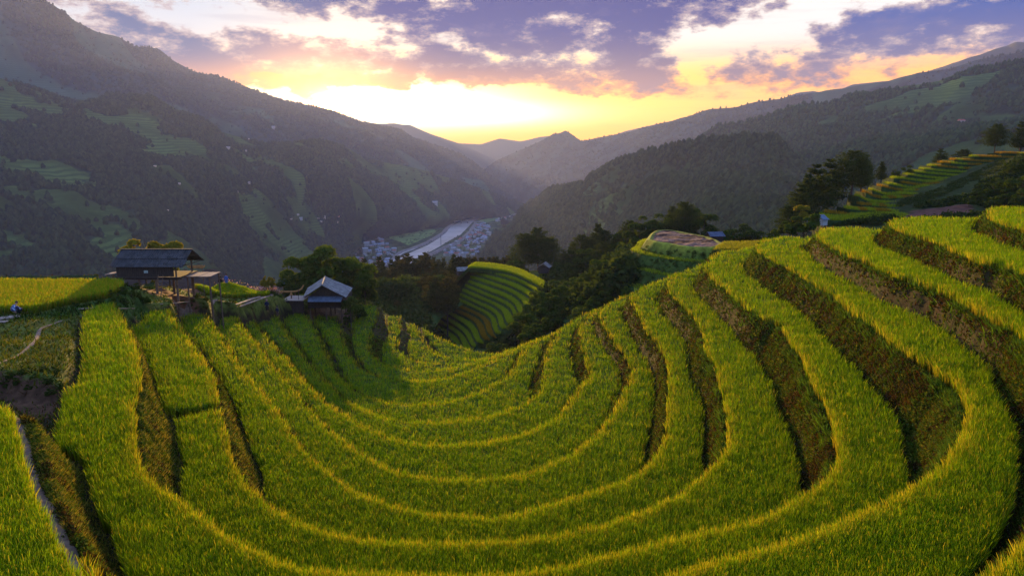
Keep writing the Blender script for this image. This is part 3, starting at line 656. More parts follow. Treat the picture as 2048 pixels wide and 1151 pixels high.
V_B = hill('mountain', [
    [(940, 362, 4700), (992, 321, 4500), (1027, 305, 4500), (1060, 292, 4500), (1085, 280, 4500), (1108, 268, 4500), (1122, 266, 4500), (1131, 261, 4500), (1140, 266, 4500), (1147, 271, 4500), (1163, 282, 4450), (1200, 275, 4300), (1247, 267, 4200), (1313, 249, 4000), (1378, 232, 3800), (1422, 217, 3600), (1474, 213, 3500), (1508, 203, 3400), (1560, 197, 3200), (1595, 189, 3100), (1682, 176, 3000), (1769, 163, 2900), (1834, 146, 2800), (1899, 137, 2750), (1951, 120, 2700), (2048, 103, 2600), (2250, 70, 2400), (2600, 20, 2300)],
    [(960, 385, 4300), (1040, 365, 4000), (1150, 335, 3700), (1300, 300, 3200), (1450, 270, 2900), (1600, 245, 2700), (2048, 180, 2200), (2600, 120, 1900)],
    [(1000, 428, 3500), (1060, 418, 3600), (1150, 400, 3200), (1300, 380, 2800), (1600, 330, 2300), (2048, 300, 1900), (2600, 280, 1600)],
    [(1000, 455, 2700), (1100, 445, 2900), (1300, 450, 2500), (1600, 430, 2100), (2048, 400, 1700), (2600, 380, 1400)]],
    260, 18, 120, 700, M_hillM, .06, seed=23, gully=60, fsc=400, fth=.15)
V_E = hill('mountain', [
    [(1380, 262, 4600), (1480, 225, 4400), (1565, 195, 4200), (1595, 184, 4150), (1626, 181, 4100), (1660, 187, 4050), (1704, 168, 4000), (1747, 163, 3950), (1800, 158, 3900), (1843, 146, 3800), (1878, 134, 3700), (1921, 121, 3600), (1986, 98, 3500), (2015, 90, 3450), (2032, 83, 3400), (2060, 86, 3350), (2150, 80, 3300), (2600, 80, 3200)],
    [(1380, 330, 4300), (1700, 300, 3700), (2048, 260, 3100), (2600, 200, 2900)]], 200, 14, 160, 900, M_far, .10, seed=31)
V_F = hill('mountain', [
    [(560, 262, 5600), (660, 232, 5500), (752, 248, 5400), (792, 247, 5400), (806, 250, 5400), (820, 250, 5400), (860, 267, 5300), (920, 288, 5200), (950, 300, 5200), (976, 313, 5200), (1010, 330, 5100), (1080, 372, 5000)],
    [(560, 360, 4900), (800, 380, 4800), (1080, 400, 4700)]], 160, 12, 90, 700, M_far, .10, seed=37)
V_G = hill('mountain', [
    [(780, 300, 6000), (850, 292, 5950), (905, 286, 5900), (960, 289, 5900), (1000, 277, 5900), (1040, 283, 5900), (1080, 274, 5900), (1112, 272, 5900), (1160, 288, 5900), (1200, 280, 5900), (1250, 262, 5900), (1330, 245, 5800), (1380, 250, 5800), (1450, 280, 5800), (1500, 300, 5800)],
    [(780, 350, 5500), (1100, 350, 5400), (1500, 350, 5400)]], 160, 10, 80, 900, M_far, .15, seed=41, back=(250, -300))
V_D = hill('hillside', [
    [(1330, 345, 2150), (1380, 300, 2080), (1406, 264, 2000), (1435, 247, 1960), (1491, 242, 1900), (1530, 231, 1850), (1578, 212, 1800), (1610, 206, 1780), (1660, 208, 1750), (1704, 190, 1700), (1747, 186, 1650), (1812, 173, 1600), (1878, 160, 1550), (1921, 142, 1500), (1986, 134, 1450), (2048, 121, 1400), (2300, 70, 1300), (2600, 20, 1200)],
    [(1330, 400, 1900), (1450, 320, 1700), (1600, 265, 1500), (1750, 240, 1350), (1900, 220, 1200), (2048, 200, 1100), (2600, 120, 900)],
    [(1330, 440, 1600), (1450, 380, 1400), (1600, 330, 1200), (1750, 315, 1000), (1900, 310, 850), (2048, 300, 780), (2600, 260, 650)],
    [(1330, 500, 1200), (1500, 450, 950), (1700, 420, 700), (1900, 400, 550), (2048, 390, 480), (2600, 350, 400)],
    [(1330, 700, 800), (1600, 620, 500), (1900, 560, 320), (2048, 520, 280), (2600, 480, 250)]],
    300, 22, 80, 380, M_hillD, .10, seed=53, gully=30, fsc=120, fth=.06)
V_C = hill('hillside', [
    [(940, 520, 1780), (955, 512, 1850), (968, 500, 1900), (976, 485, 1950), (992, 461, 2050), (1023, 441, 2120), (1039, 417, 2100), (1060, 403, 2050), (1079, 396, 2000), (1100, 378, 1900), (1119, 372, 1850), (1145, 373, 1780), (1171, 372, 1700), (1179, 353, 1650), (1215, 333, 1550), (1259, 316, 1450), (1300, 299, 1350), (1356, 286, 1250), (1391, 277, 1200), (1456, 273, 1150), (1509, 275, 1100), (1543, 273, 1080), (1561, 286, 1060), (1578, 304, 1030), (1604, 330, 1000), (1640, 352, 950), (1700, 390, 850), (1800, 430, 780)],
    [(935, 530, 1700), (985, 500, 1720), (1040, 455, 1650), (1100, 425, 1500), (1180, 400, 1350), (1260, 370, 1200), (1340, 345, 1100), (1450, 335, 950), (1540, 345, 900), (1620, 390, 850), (1700, 430, 760), (1800, 460, 700)],
    [(930, 545, 1500), (1000, 530, 1400), (1080, 490, 1200), (1180, 460, 1050), (1300, 430, 880), (1420, 410, 760), (1540, 410, 700), (1650, 440, 650), (1800, 490, 580)],
    [(900, 600, 1050), (1100, 570, 850), (1250, 550, 650), (1450, 520, 520), (1600, 520, 460), (1800, 530, 420)],
    [(850, 720, 600), (1100, 720, 420), (1300, 680, 330), (1500, 640, 300), (1800, 620, 280)]],
    300, 22, 60, 300, M_hillC, .10, seed=61, gully=32, fsc=190, fth=.17)
# the wooded ravine below the terraces, in front of the valley
V_R = hill('hillside', [
    [(-700, 640, 560), (-200, 640, 560), (300, 630, 560), (600, 640, 600), (800, 640, 700), (1000, 660, 520), (1200, 620, 340), (1500, 560, 300), (2300, 520, 270)],
    [(-700, 625, 300), (-200, 620, 300), (400, 605, 300), (600, 592, 262), (700, 582, 250), (760, 576, 240), (900, 566, 240), (1000, 562, 240), (1100, 548, 230), (1250, 522, 215), (1450, 515, 205), (1700, 480, 200), (2300, 420, 200)],
    [(-700, 640, 160), (-200, 640, 160), (400, 632, 160), (620, 618, 160), (740, 618, 165), (800, 632, 175), (860, 655, 190), (930, 660, 196), (1000, 650, 190), (1080, 625, 178), (1150, 590, 165), (1300, 545, 160), (1600, 500, 150), (2300, 440, 150)],
    [(-700, 800, 100), (400, 740, 112), (700, 700, 124), (800, 710, 130), (900, 735, 132), (1100, 745, 122), (1300, 700, 112), (1700, 560, 108), (2300, 500, 106)]],
    200, 20, 5, 40, M_hillC, .8, seed=71, back=(300, -120))
# ground sheet to the horizon and the valley floor
def sheet(name, P, z, m, kind='structure', n=1):
    V = [onz(a, b, z) for a, b in P]; me = bpy.data.meshes.new(name); me.from_pydata([tuple(v) for v in V], [], [list(range(len(V)))]); me.materials.append(m); me.update()
    o = bpy.data.objects.new(name, me); COL.objects.link(o); return tag(o, kind=kind)
M_floor = hill_mat('valley_floor', (.04, .06, .03), (.09, .12, .05), .03, False)
g = mesh_np('ground', [(-7000, -800, ZV - 1), (7000, -800, ZV - 1), (7000, 6800, ZV - 1), (-7000, 6800, ZV - 1)], np.array([[0, 1, 2, 3]]), [M_floor]); tag(g, kind='structure')
M_water = bpy.data.materials.new('river_water'); M_water.use_nodes = True
b_ = M_water.node_tree.nodes['Principled BSDF']; b_.inputs['Base Color'].default_value = (.58, .49, .44, 1); b_.inputs['Roughness'].default_value = .35; b_.inputs['Specular IOR Level'].default_value = .8
_t = NT(M_water.node_tree); _g = _t.new('ShaderNodeNewGeometry'); _n = _t.noise(_g.outputs['Position'], .018, 6, .65, .8); _t.l.new(_t.mix(_t.ss(_n, .40, .66), (.62, .52, .47), (.40, .33, .28)), b_.inputs['Base Color'])
sheet('river', [(775, 560), (799, 516), (826, 502), (855, 490), (881, 474), (894, 461), (903, 453), (912, 447), (933, 439), (972, 431), (1025, 427), (1060, 425), (1060, 426.5), (1025, 429), (972, 434), (949, 441), (943, 446), (937, 453), (920, 470), (900, 480), (877, 494), (855, 506), (826, 520), (810, 560)], ZV + .4, M_water)
M_meadow = mat('bright_meadow', (.13, .22, .05), 1.0, .02, .35)
sheet('field', [(777, 472), (816, 463), (855, 457), (875, 459), (870, 465), (862, 471), (845, 478), (830, 485), (816, 490), (797, 482), (780, 477)], ZV + .5, M_meadow)
sheet('field', [(955, 441), (975, 437), (1005, 434), (1015, 436), (990, 441), (965, 446)], ZV + .5, M_meadow)
M_road = mat('pale_road', (.42, .38, .36), .9, .05, .15); M_bank = mat('stone_embankment', (.20, .17, .16), .95, .08, .3)
def road(name, P, w, z, m, th=None):
    Q = resample(np.array([onz(a, b, z)[:2] for a, b in P]), 20); d = np.gradient(Q, axis=0); d /= np.linalg.norm(d, axis=1)[:, None]; nr = np.stack([-d[:, 1], d[:, 0]], 1)
    A = Q + nr * w / 2; B = Q - nr * w / 2; n = len(Q); th_ = th or .4
    V = np.vstack([np.c_[A, np.full(n, z)], np.c_[B, np.full(n, z)], np.c_[A + nr * th_, np.full(n, z - th_)], np.c_[B - nr * th_, np.full(n, z - th_)]]); i = np.arange(n - 1)
    f = np.concatenate([np.stack([i, i + 1, n + i + 1, n + i], 1), np.stack([2 * n + i, 2 * n + i + 1, i + 1, i], 1), np.stack([n + i, n + i + 1, 3 * n + i + 1, 3 * n + i], 1)])
    return tag(mesh_np(name, V, f, [m]), kind='structure')
road('road', [(752, 478), (769, 472), (816, 459), (845, 450), (860, 446), (875, 445), (897, 443)], 9, ZV + 1.2, M_road)
road('embankment', [(778, 530), (797, 505), (826, 494), (855, 482), (885, 464), (893, 455), (905, 447)], 9, ZV + 5, M_bank, 5)
road('embankment', [(850, 512), (885, 494), (914, 482), (927, 472), (939, 462), (946, 452), (951, 445)], 8, ZV + 5, M_bank, 5)
road('road', [(770, 545), (786, 522), (803, 507), (829, 497)], 6, ZV + 5.3, M_road)

# ------------------------------------------------------------------ air
bm = bmesh.new(); bmesh.ops.create_cube(bm, size=1.0); me = bpy.data.meshes.new('haze'); bm.to_mesh(me); bm.free()
hz = bpy.data.objects.new('haze', me); COL.objects.link(hz); hz.scale = (15000, 7300, 905); hz.location = (0, 2750, 162.5); tag(hz, kind='stuff')
mh = bpy.data.materials.new('haze'); mh.use_nodes = True; nt = mh.node_tree; nt.nodes.clear()
pv = nt.nodes.new('ShaderNodeVolumePrincipled'); pv.inputs['Color'].default_value = HAZE_C; pv.inputs['Density'].default_value = HAZE_D; pv.inputs['Anisotropy'].default_value = HAZE_G
oo = nt.nodes.new('ShaderNodeOutputMaterial'); nt.links.new(pv.outputs[0], oo.inputs['Volume']); me.materials.append(mh)

# ------------------------------------------------------------------ far striped knoll
M_tread = col_mat('rice_far', .95, 1.2, .35)
def scatter_on(V3, n, h, w, c1, c2, name, label, lean=.4, c3=None):
    """short blades on a list of quads given as 4 corner arrays"""
    A, B, C, D = V3; area = np.linalg.norm(np.cross(B - A, D - A), axis=1); pr = area / area.sum(); k = RNG.choice(len(A), n, p=pr)
    u = RNG.random((n, 1)); v = RNG.random((n, 1)); P = (A[k] * (1 - u) + B[k] * u) * (1 - v) + (D[k] * (1 - u) + C[k] * u) * v
    b = RNG.random((n, 1)); tip = np.array(c1) * (1 - b) + np.array(c2) * b
    if c3 is not None: tip = np.where(c3[k][:, None], np.array((.42, .26, .02)) * (.6 + .5 * b), tip)
    V, f, Cc = blades(name, P[:, 0], P[:, 1], P[:, 2] - .05, RNG.uniform(.6, 1.1, n) * h, w * RNG.uniform(.6, 1.4, n), tip * .5, tip, M_rice, lean, two=False)
    return tag(mesh_np(name, V, f, [M_rice], Cc), label, 'rice', kind='stuff')
def kn(x, y): return (820 + x / 5.753, 510 + y / 5.753)
KN = [[(150, 815), (230, 850), (330, 920), (420, 980), (470, 1040), (490, 1090)],
      [(190, 800), (300, 850), (420, 920), (480, 990), (520, 1060)],
      [(260, 745), (380, 800), (480, 865), (560, 930), (600, 1010), (610, 1060)],
      [(305, 690), (400, 740), (520, 810), (610, 880), (660, 950), (700, 1030), (735, 1065)],
      [(350, 640), (440, 680), (560, 750), (660, 820), (710, 880), (740, 950), (770, 1000)],
      [(430, 600), (540, 660), (650, 710), (740, 770), (790, 850), (820, 930), (860, 975)],
      [(480, 565), (600, 620), (720, 670), (820, 730), (870, 810), (890, 880), (940, 935)],
      [(530, 515), (640, 565), (760, 620), (870, 680), (930, 740), (950, 810), (980, 890), (1010, 910)],
      [(570, 465), (680, 515), (800, 575), (900, 620), (980, 680), (1015, 740), (1030, 820), (1060, 850)],
      [(600, 415), (720, 470), (840, 520), (950, 570), (1040, 630), (1085, 690), (1100, 755), (1130, 790)],
      [(630, 360), (740, 410), (880, 470), (1000, 520), (1100, 570), (1160, 620), (1190, 680), (1210, 720)],
      [(670, 315), (800, 370), (920, 420), (1050, 470), (1150, 520), (1215, 580), (1245, 650), (1280, 680)],
      [(700, 265), (860, 320), (980, 360), (1110, 410), (1210, 460), (1275, 515), (1310, 570), (1350, 600)],
      [(700, 210), (850, 250), (1000, 300), (1130, 345), (1240, 395), (1320, 440), (1400, 500)],
      [(700, 165), (820, 185), (950, 215), (1100, 255), (1230, 300), (1340, 352), (1440, 420)],
      [(660, 150), (860, 163), (1000, 182), (1150, 212), (1270, 252), (1370, 300), (1450, 340), (1540, 390)]]
def knoll():
    N = 70; L = []; z0 = -44.6; dz = 1.05
    for k, P in enumerate(KN):
        z = z0 + dz * k; Q = np.array([onz(*kn(*p), z) for p in P]); Q = resample(Q, 1.0); s = np.linspace(0, len(Q) - 1, N)
        L.append(np.stack([np.interp(s, np.arange(len(Q)), Q[:, j]) for j in range(3)], 1))
    rows = []; kind = []; out = np.array((-.15, -1, 0.))
    rows.append(L[0] + out * 6 + np.array((0, 0, -7))); kind.append('r')
    treads = []
    for k in range(len(L)):
        rows.append(L[k] + np.array((0, 0, 0))); kind.append('t')
        if k + 1 < len(L):
            d = L[k + 1] - L[k]; d[:, 2] = 0; m = np.linalg.norm(d, axis=1)[:, None]; ft = L[k + 1] - d / np.maximum(m, .1) * np.minimum(.45, m * .35); ft[:, 2] = L[k][:, 2] + .03
            rows.append(ft); kind.append('r'); treads.append((L[k], ft, k))
    top = L[-1] + np.array((1, 6.5, .3)); top[:, 0] = top[:, 0] * .92 + L[-1][:, 0].mean() * .08; rows.append(top); kind.append('r'); treads.append((L[-1], top, 15))
    rows.append(top + np.array((0, 14, -14))); kind.append('r')
    R = np.stack(rows); nr = len(R)
    # rounded flanks left and right
    lf = R[:, :1] + np.array((-5, 3, -5.)); rt = R[:, -1:] + np.array((4, -1, -5.)); R = np.concatenate([lf, R, rt], 1); nc = R.shape[1]
    i = np.arange(nr * nc).reshape(nr, nc); f = np.stack([i[:-1, :-1], i[:-1, 1:], i[1:, 1:], i[1:, :-1]], -1).reshape(-1, 4)
    col = np.zeros((nr, nc, 3)); col[:] = (.035, .06, .012)
    V = R.reshape(-1, 3).copy(); V[:, 2] += fbm(V[:, 0], V[:, 1], 2.5, 3, 81) * .25
    tag(mesh_np('terraced_knoll', V, f, [M_tread], (col.reshape(-1, 3)) * (.7 + .6 * RNG.random((len(V), 1)))), kind='structure')
    A = []; B = []; C = []; D = []; O = []
    for a, b, k in treads:
        a = a + (b - a) * .04
        A.append(a[:-1]); B.append(a[1:]); C.append(b[1:]); D.append(b[:-1]); O.append(np.full(len(a) - 1, k in (5, 6)))
    q = [np.concatenate(t) for t in (A, B, C, D)]; O = np.concatenate(O)
    scatter_on(q, 80000, .8, .19, (.22, .36, .018), (.46, .50, .02), 'rice_plants', 'striped rice on the distant rounded knoll, two strips orange', c3=O)
knoll()
# steep striped field right of the small grey hut on the knoll
def sidefield():
    P = [(1500, 300), (1600, 210), (1740, 190), (1740, 290), (1650, 370), (1640, 450), (1520, 440), (1490, 370)]
    q = np.array([aty(*kn(*p), 196 + (300 - p[1]) * .03) for p in P]); top = q[[0, 1, 2]]; n = 26
    a = np.array([aty(*kn(*p), 198) for p in [(1480, 215), (1560, 205), (1640, 200), (1760, 188), (1860, 180)]]); b = np.array([aty(*kn(*p), 187) for p in [(1490, 470), (1560, 490), (1640, 480), (1700, 400), (1800, 330)]])
    s = np.linspace(0, 1, 13); ra = np.stack([np.interp(s, np.linspace(0, 1, 5), a[:, j]) for j in range(3)], 1); rb2 = np.stack([np.interp(s, np.linspace(0, 1, 5), b[:, j]) for j in range(3)], 1)
    t = np.linspace(0, 1, n); V = ra[None] * (1 - t[:, None, None]) + rb2[None] * t[:, None, None]
    V[:, 1::2] += np.array((0, -.9, .5)); nr, nc = V.shape[:2]; i = np.arange(nr * nc).reshape(nr, nc); f = np.stack([i[:-1, :-1], i[:-1, 1:], i[1:, 1:], i[1:, :-1]], -1).reshape(-1, 4)
    tag(mesh_np('terraced_knoll', V.reshape(-1, 3), f, [M_tread], np.tile((.05, .08, .015), (nr * nc, 1))), kind='structure')
    A, B, C, D = V[:-1, :-1], V[:-1, 1:], V[1:, 1:], V[1:, :-1]; q = [X_.reshape(-1, 3) for X_ in (A, B, C, D)]
    scatter_on(q, 5000, .7, .16, (.15, .25, .018), (.30, .34, .02), 'rice_plants', 'small steep green rice field beside the grey hut on the far knoll')
sidefield()
# open grass slope between the dark wood and the knoll
def slope(name, P, n, col, label, h=.5):
    q = np.array([aty(*p) for p in P]); r1, r2 = q[:len(q) // 2], q[len(q) // 2:]; s = np.linspace(0, 1, 30); k = len(r1)
    a = np.stack([np.interp(s, np.linspace(0, 1, k), r1[:, j]) for j in range(3)], 1); b = np.stack([np.interp(s, np.linspace(0, 1, k), r2[:, j]) for j in range(3)], 1)
    t = np.linspace(0, 1, 24)[:, None, None]; V = a[None] * (1 - t) + b[None] * t; V[..., 2] += fbm(V[..., 0], V[..., 1], 5, 4, 91) * 1.2
    nr, nc = V.shape[:2]; i = np.arange(nr * nc).reshape(nr, nc); f = np.stack([i[:-1, :-1], i[:-1, 1:], i[1:, 1:], i[1:, :-1]], -1).reshape(-1, 4)
    c = np.array(col) * (.5 + fbm(V[..., 0], V[..., 1], 3, 4, 92).reshape(-1, 1) + .5)
    tag(mesh_np(name, V.reshape(-1, 3), f, [M_tread], c, smooth=True), kind='structure')
slope('grass_slope', [(790, 625, 172), (850, 590, 185), (900, 570, 200), (935, 565, 205), (835, 665, 150), (855, 675, 150), (880, 640, 168), (940, 600, 185)], 0, (.05, .085, .018), '')

# ------------------------------------------------------------------ mesa with the dry round field
def me5(x, y): return (1160 + x / 5.12, 440 + y / 5.12)
def mesa():
    P = [(715, 200), (735, 160), (770, 125), (830, 103), (950, 108), (1100, 135), (1300, 175), (1400, 215), (1440, 240), (1420, 262), (1340, 278), (1220, 280), (1080, 270), (940, 245), (800, 225)]
    z = -13.6; Q = np.array([onz(*me5(*p), z) for p in P])[:, :2]; Q = resample(np.vstack([Q, Q[:1]]), .8)[:-1]; c = Q.mean(0); n = len(Q)
    d = (np.roll(Q, -1, 0) - np.roll(Q, 1, 0)); d /= np.linalg.norm(d, axis=1)[:, None]; nr = np.stack([-d[:, 1], d[:, 0]], 1)
    if ((Q + nr - c) ** 2).sum() < ((Q - c) ** 2).sum(): nr = -nr
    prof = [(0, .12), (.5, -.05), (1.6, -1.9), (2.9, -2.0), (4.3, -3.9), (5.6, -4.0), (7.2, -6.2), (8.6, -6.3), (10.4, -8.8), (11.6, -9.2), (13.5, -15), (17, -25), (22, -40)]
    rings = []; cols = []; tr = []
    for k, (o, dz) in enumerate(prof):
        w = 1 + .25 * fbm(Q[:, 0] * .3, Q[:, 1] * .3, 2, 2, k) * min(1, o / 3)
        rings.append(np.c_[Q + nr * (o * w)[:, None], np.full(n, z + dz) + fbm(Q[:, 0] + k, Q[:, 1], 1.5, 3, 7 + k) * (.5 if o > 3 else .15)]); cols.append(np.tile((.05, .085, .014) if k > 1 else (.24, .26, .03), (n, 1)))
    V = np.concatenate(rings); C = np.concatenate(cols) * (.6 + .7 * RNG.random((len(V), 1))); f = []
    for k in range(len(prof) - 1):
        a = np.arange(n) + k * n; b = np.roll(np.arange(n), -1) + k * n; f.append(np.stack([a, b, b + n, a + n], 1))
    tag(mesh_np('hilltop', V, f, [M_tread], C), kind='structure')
    for k, wd in ((2, 1.), (4, .8), (6, .7)):
        a, b = rings[k + 1], rings[k]; q = [a, np.roll(a, -1, 0), np.roll(b, -1, 0), b]; q = [x_ * (1 - .0) for x_ in q]
        scatter_on(q, 7000, .5, .14, (.2, .34, .02), (.44, .48, .03), 'rice_plants', ['narrow rice ledge just below the round ploughed field', 'second narrow rice ledge below the round ploughed field', 'lowest narrow rice ledge below the round ploughed field'][k // 2 - 1])
    # ploughed floor: grid clipped to the outline
    g = np.arange(-16, 16, .35); X_, Y_ = np.meshgrid(g * .6 + c[0], g * 1.2 + c[1]); m = len(g); P2 = np.stack([X_.ravel(), Y_.ravel()], 1); ins = inpoly(P2, Q * .97 + c * .03).reshape(m, m)
    zz = z - .05 + fbm(P2[:, 0], P2[:, 1], 1.2, 4, 3) * .5; i = np.arange(m * m).reshape(m, m); q = ins[:-1, :-1] & ins[:-1, 1:] & ins[1:, 1:] & ins[1:, :-1]
    f = np.stack([i[:-1, :-1][q], i[:-1, 1:][q], i[1:, 1:][q], i[1:, :-1][q]], 1)
    k_ = (fbm(P2[:, 0] * .45, P2[:, 1] * .8, 2.0, 4, 77) > .03)[:, None]; C = np.where(k_, (.05, .022, .018), (.22, .115, .08)) * (.8 + .4 * RNG.random((m * m, 1)))
    used = np.unique(f); mp = np.zeros(m * m, int); mp[used] = np.arange(len(used))
    tag(mesh_np('ploughed_field', np.c_[P2, zz][used], mp[f], [M_tread], C[used], smooth=True), kind='structure')
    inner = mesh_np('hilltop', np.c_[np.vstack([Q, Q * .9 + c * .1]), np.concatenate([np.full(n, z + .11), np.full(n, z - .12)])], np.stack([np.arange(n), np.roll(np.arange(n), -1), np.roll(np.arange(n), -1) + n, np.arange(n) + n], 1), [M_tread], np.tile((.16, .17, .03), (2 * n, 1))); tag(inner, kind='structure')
mesa()
# flat bright paddy in the saddle between the bowl and the mesa
def block(name, front, back, drop, col, kind='structure'):
    a = np.array(front); b = np.array(back); n = len(a); V = np.vstack([a, b, a + np.array((0, -.25, -drop)), b + np.array((0, .5, -drop))]); i = np.arange(n - 1)
    f = np.concatenate([np.stack([i, i + 1, n + i + 1, n + i], 1), np.stack([2 * n + i, 2 * n + i + 1, i + 1, i], 1), np.stack([n + i, n + i + 1, 3 * n + i + 1, 3 * n + i], 1), [[0, n, 3 * n, 2 * n]], [[n - 1, 2 * n - 1, 4 * n - 1, 3 * n - 1][::-1]]])
    tag(mesh_np(name, V, f, [M_tread], np.tile(col, (len(V), 1)) * (.7 + .6 * RNG.random((len(V), 1)))), kind=kind)
    return [a[:-1], a[1:], b[1:], b[:-1]]
zs = -13.6
fr = [onz(1425, 500, zs), onz(1452, 500, zs), onz(1500, 499, zs), onz(1545, 499, zs)]; bk = [onz(1447, 485.5, zs), onz(1460, 484.5, zs), onz(1498, 484, zs), onz(1545, 482, zs)]
q = block('paddy_ground', fr, bk, 12, (.05, .08, .015)); scatter_on(q, 6000, .5, .1, (.2, .26, .02), (.42, .38, .03), 'rice_plants', 'flat yellow green paddy right of the round ploughed field')

# ------------------------------------------------------------------ stepped terraces on the upper right
def tr5(x, y): return (1630 + x / 4.9, 290 + y / 4.9)
TR = [(109, [(90, 735), (250, 740), (450, 735), (740, 722)], 0), (112, [(75, 700), (250, 712), (450, 702), (740, 690)], 1), (114, [(110, 668), (210, 676), (320, 690)], 2), (116, [(320, 628), (400, 636), (500, 645), (640, 650)], 2), (120, [(455, 588), (560, 594), (680, 604), (800, 612)], 2),
      (123, [(430, 505), (500, 545), (590, 566), (720, 575), (900, 586), (1030, 592)], 1), (126, [(500, 470), (560, 505), (640, 524), (730, 528), (850, 520), (960, 524)], 2),
      (129, [(560, 442), (650, 478), (740, 497), (860, 482), (1000, 492), (1330, 505)], 1), (132, [(650, 408), (750, 434), (880, 452), (950, 447), (1080, 460), (1250, 470)], 2),
      (134, [(720, 382), (850, 410), (980, 428), (1080, 410), (1200, 420), (1450, 435)], 1), (136, [(870, 372), (980, 392), (1080, 398), (1210, 384), (1350, 388), (1500, 392)], 2),
      (138, [(770, 330), (870, 334), (1000, 352), (1150, 366), (1300, 350), (1420, 352)], 1), (140, [(910, 293), (1100, 322), (1320, 340), (1450, 346), (1600, 348), (1800, 352)], 1), (142, [(990, 268), (1200, 290), (1420, 307), (1560, 312)], 1),
      (144, [(1060, 242), (1300, 264), (1540, 276), (1640, 280)], 1), (146, [(1140, 207), (1400, 230), (1640, 244), (1760, 256)], 2), (148, [(1240, 177), (1500, 195), (1760, 207), (1815, 217)], 2),
      (150, [(1360, 147), (1600, 162), (1870, 176), (1900, 180)], 2), (152, [(1560, 116), (1750, 122), (1950, 128), (2000, 132)], 2), (154, [(1820, 85), (1950, 87), (2040, 90), (2130, 92)], 2)]
Q4 = [[], [], [], []]; Gd = []
for D_, P, c in TR:
    P = P + [(P[-1][0] + (190 if D_ < 149 else 60), P[-1][1] + 12)]
    fr = resample(np.array([aty(*tr5(*p), D_ + (.8 * (p[0] > P[0][0] + 10))) for p in P]), 1.2); d = .15
    fr[:, 2] += fbm(fr[:, 0], fr[:, 1], 3, 2, int(D_)) * .1
    bk = fr + np.array((.12 * 5, 5.2, .12)); r = block('stepped_terrace', fr, bk, 3.0, (.028, .055, .012))
    for a_, b_2 in zip(Q4, r): a_.append(b_2)
    Gd.append(np.full(len(r[0]), c == 2))
q = [np.concatenate(a) for a in Q4]; gd = np.concatenate(Gd) & (RNG.random(len(q[0])) < .8)  # gold blades put the sunlight on these terraces into the colour
for x_ in (q[2], q[3]): x_ -= np.array((0, 2.2, 0))
scatter_on(q, 36000, .62, .12, (.22, .34, .02), (.42, .46, .02), 'rice_plants', 'gold edged rice on the stepped terraces at the upper right', .3, c3=gd)
# the earth that carries them
def hillblock():
    rows = [[aty(1600, 520, 96), aty(1700, 520, 96), aty(1850, 500, 90), aty(2048, 490, 88), aty(2300, 470, 88)],
            [aty(1640, 452, 109), aty(1740, 445, 109), aty(1850, 432, 108), aty(2048, 425, 106), aty(2300, 400, 104)],
            [aty(1660, 432, 116), aty(1760, 418, 118), aty(1860, 406, 119), aty(1970, 395, 119), aty(2300, 350, 112)],
            [aty(1720, 404, 129), aty(1800, 388, 131), aty(1900, 368, 131), aty(1985, 350, 130), aty(2300, 300, 122)],
            [aty(1775, 374, 139), aty(1850, 358, 142), aty(1930, 342, 142), aty(1998, 326, 139), aty(2300, 255, 132)],
            [aty(1845, 348, 150), aty(1920, 332, 153), aty(1975, 320, 154), aty(2025, 308, 150), aty(2300, 215, 142)],
            [aty(1880, 340, 162), aty(1950, 325, 164), aty(2010, 312, 165), aty(2055, 303, 164), aty(2300, 210, 160)],
            [aty(1800, 480, 175), aty(1950, 440, 180), aty(2050, 420, 185), aty(2120, 400, 185), aty(2300, 360, 185)]]
    R = [resample(np.array(r), 2.0) for r in rows]; m = 60
    R = [np.stack([np.interp(np.linspace(0, 1, m), np.linspace(0, 1, len(r)), r[:, j]) for j in range(3)], 1) for r in R]
    G = []
    for k in range(len(R) - 1):
        for s in np.linspace(0, 1, 10)[:-1]: G.append(R[k] * (1 - s) + R[k + 1] * s)
    G.append(R[-1]); V = np.stack(G); V[..., 2] += fbm(V[..., 0], V[..., 1], 5, 4, 95) * 1.2 - .5
    nr, nc = V.shape[:2]; i = np.arange(nr * nc).reshape(nr, nc); f = np.stack([i[:-1, :-1], i[:-1, 1:], i[1:, 1:], i[1:, :-1]], -1).reshape(-1, 4)
    X_ = V.reshape(-1, 3); k = fbm(X_[:, 0], X_[:, 1], 4, 4, 96)[:, None]; C = np.array((.034, .046, .010)) * (1 + k * 1.2)
    tt = np.abs(X_[:, 1] - 113) < 4.5; px = X_[:, 0] / X_[:, 1] * F / .98 + CX; C = np.where((tt & (px > 1790) & (px < 1960))[:, None] & (k > -.12), np.array((.12, .05, .035)), C)
    tag(mesh_np('hillside', X_, f, [M_tread], C, smooth=True), kind='structure'); return V
V_H = hillblock()

# ------------------------------------------------------------------ standing things on the ground that is really there
from mathutils.bvhtree import BVHTree
def make_bvh():
    V = []; Fc = []; off = 0
    for o in list(COL.objects):
        if o.type == 'MESH' and o.get('kind') == 'structure' and o.name.split('.')[0] not in ('terraced_hillside', 'path', 'haze'):
            vs = np.empty(len(o.data.vertices) * 3, np.float32); o.data.vertices.foreach_get('co', vs); V.append(vs.reshape(-1, 3))
            Fc += [[i + off for i in p.vertices] for p in o.data.polygons]; off += len(o.data.vertices)
    return BVHTree.FromPolygons(np.concatenate(V).tolist(), Fc)
BV = make_bvh()
def gz(x, y):
    z = -1e9
    if GX0 < x < GX1 and 2 < y < 144: z = ground1(x, y)
    h = BV.ray_cast(Vector((x, y, 900)), Vector((0, 0, -1)))
    if h[0] is not None: z = max(z, h[0].z)
    return z if z > -1e8 else -60.
def hit(px, py):
    r = ray(px, py); h = BV.ray_cast(Vector((0, 0, 0)), Vector(r).normalized()); return h[0]

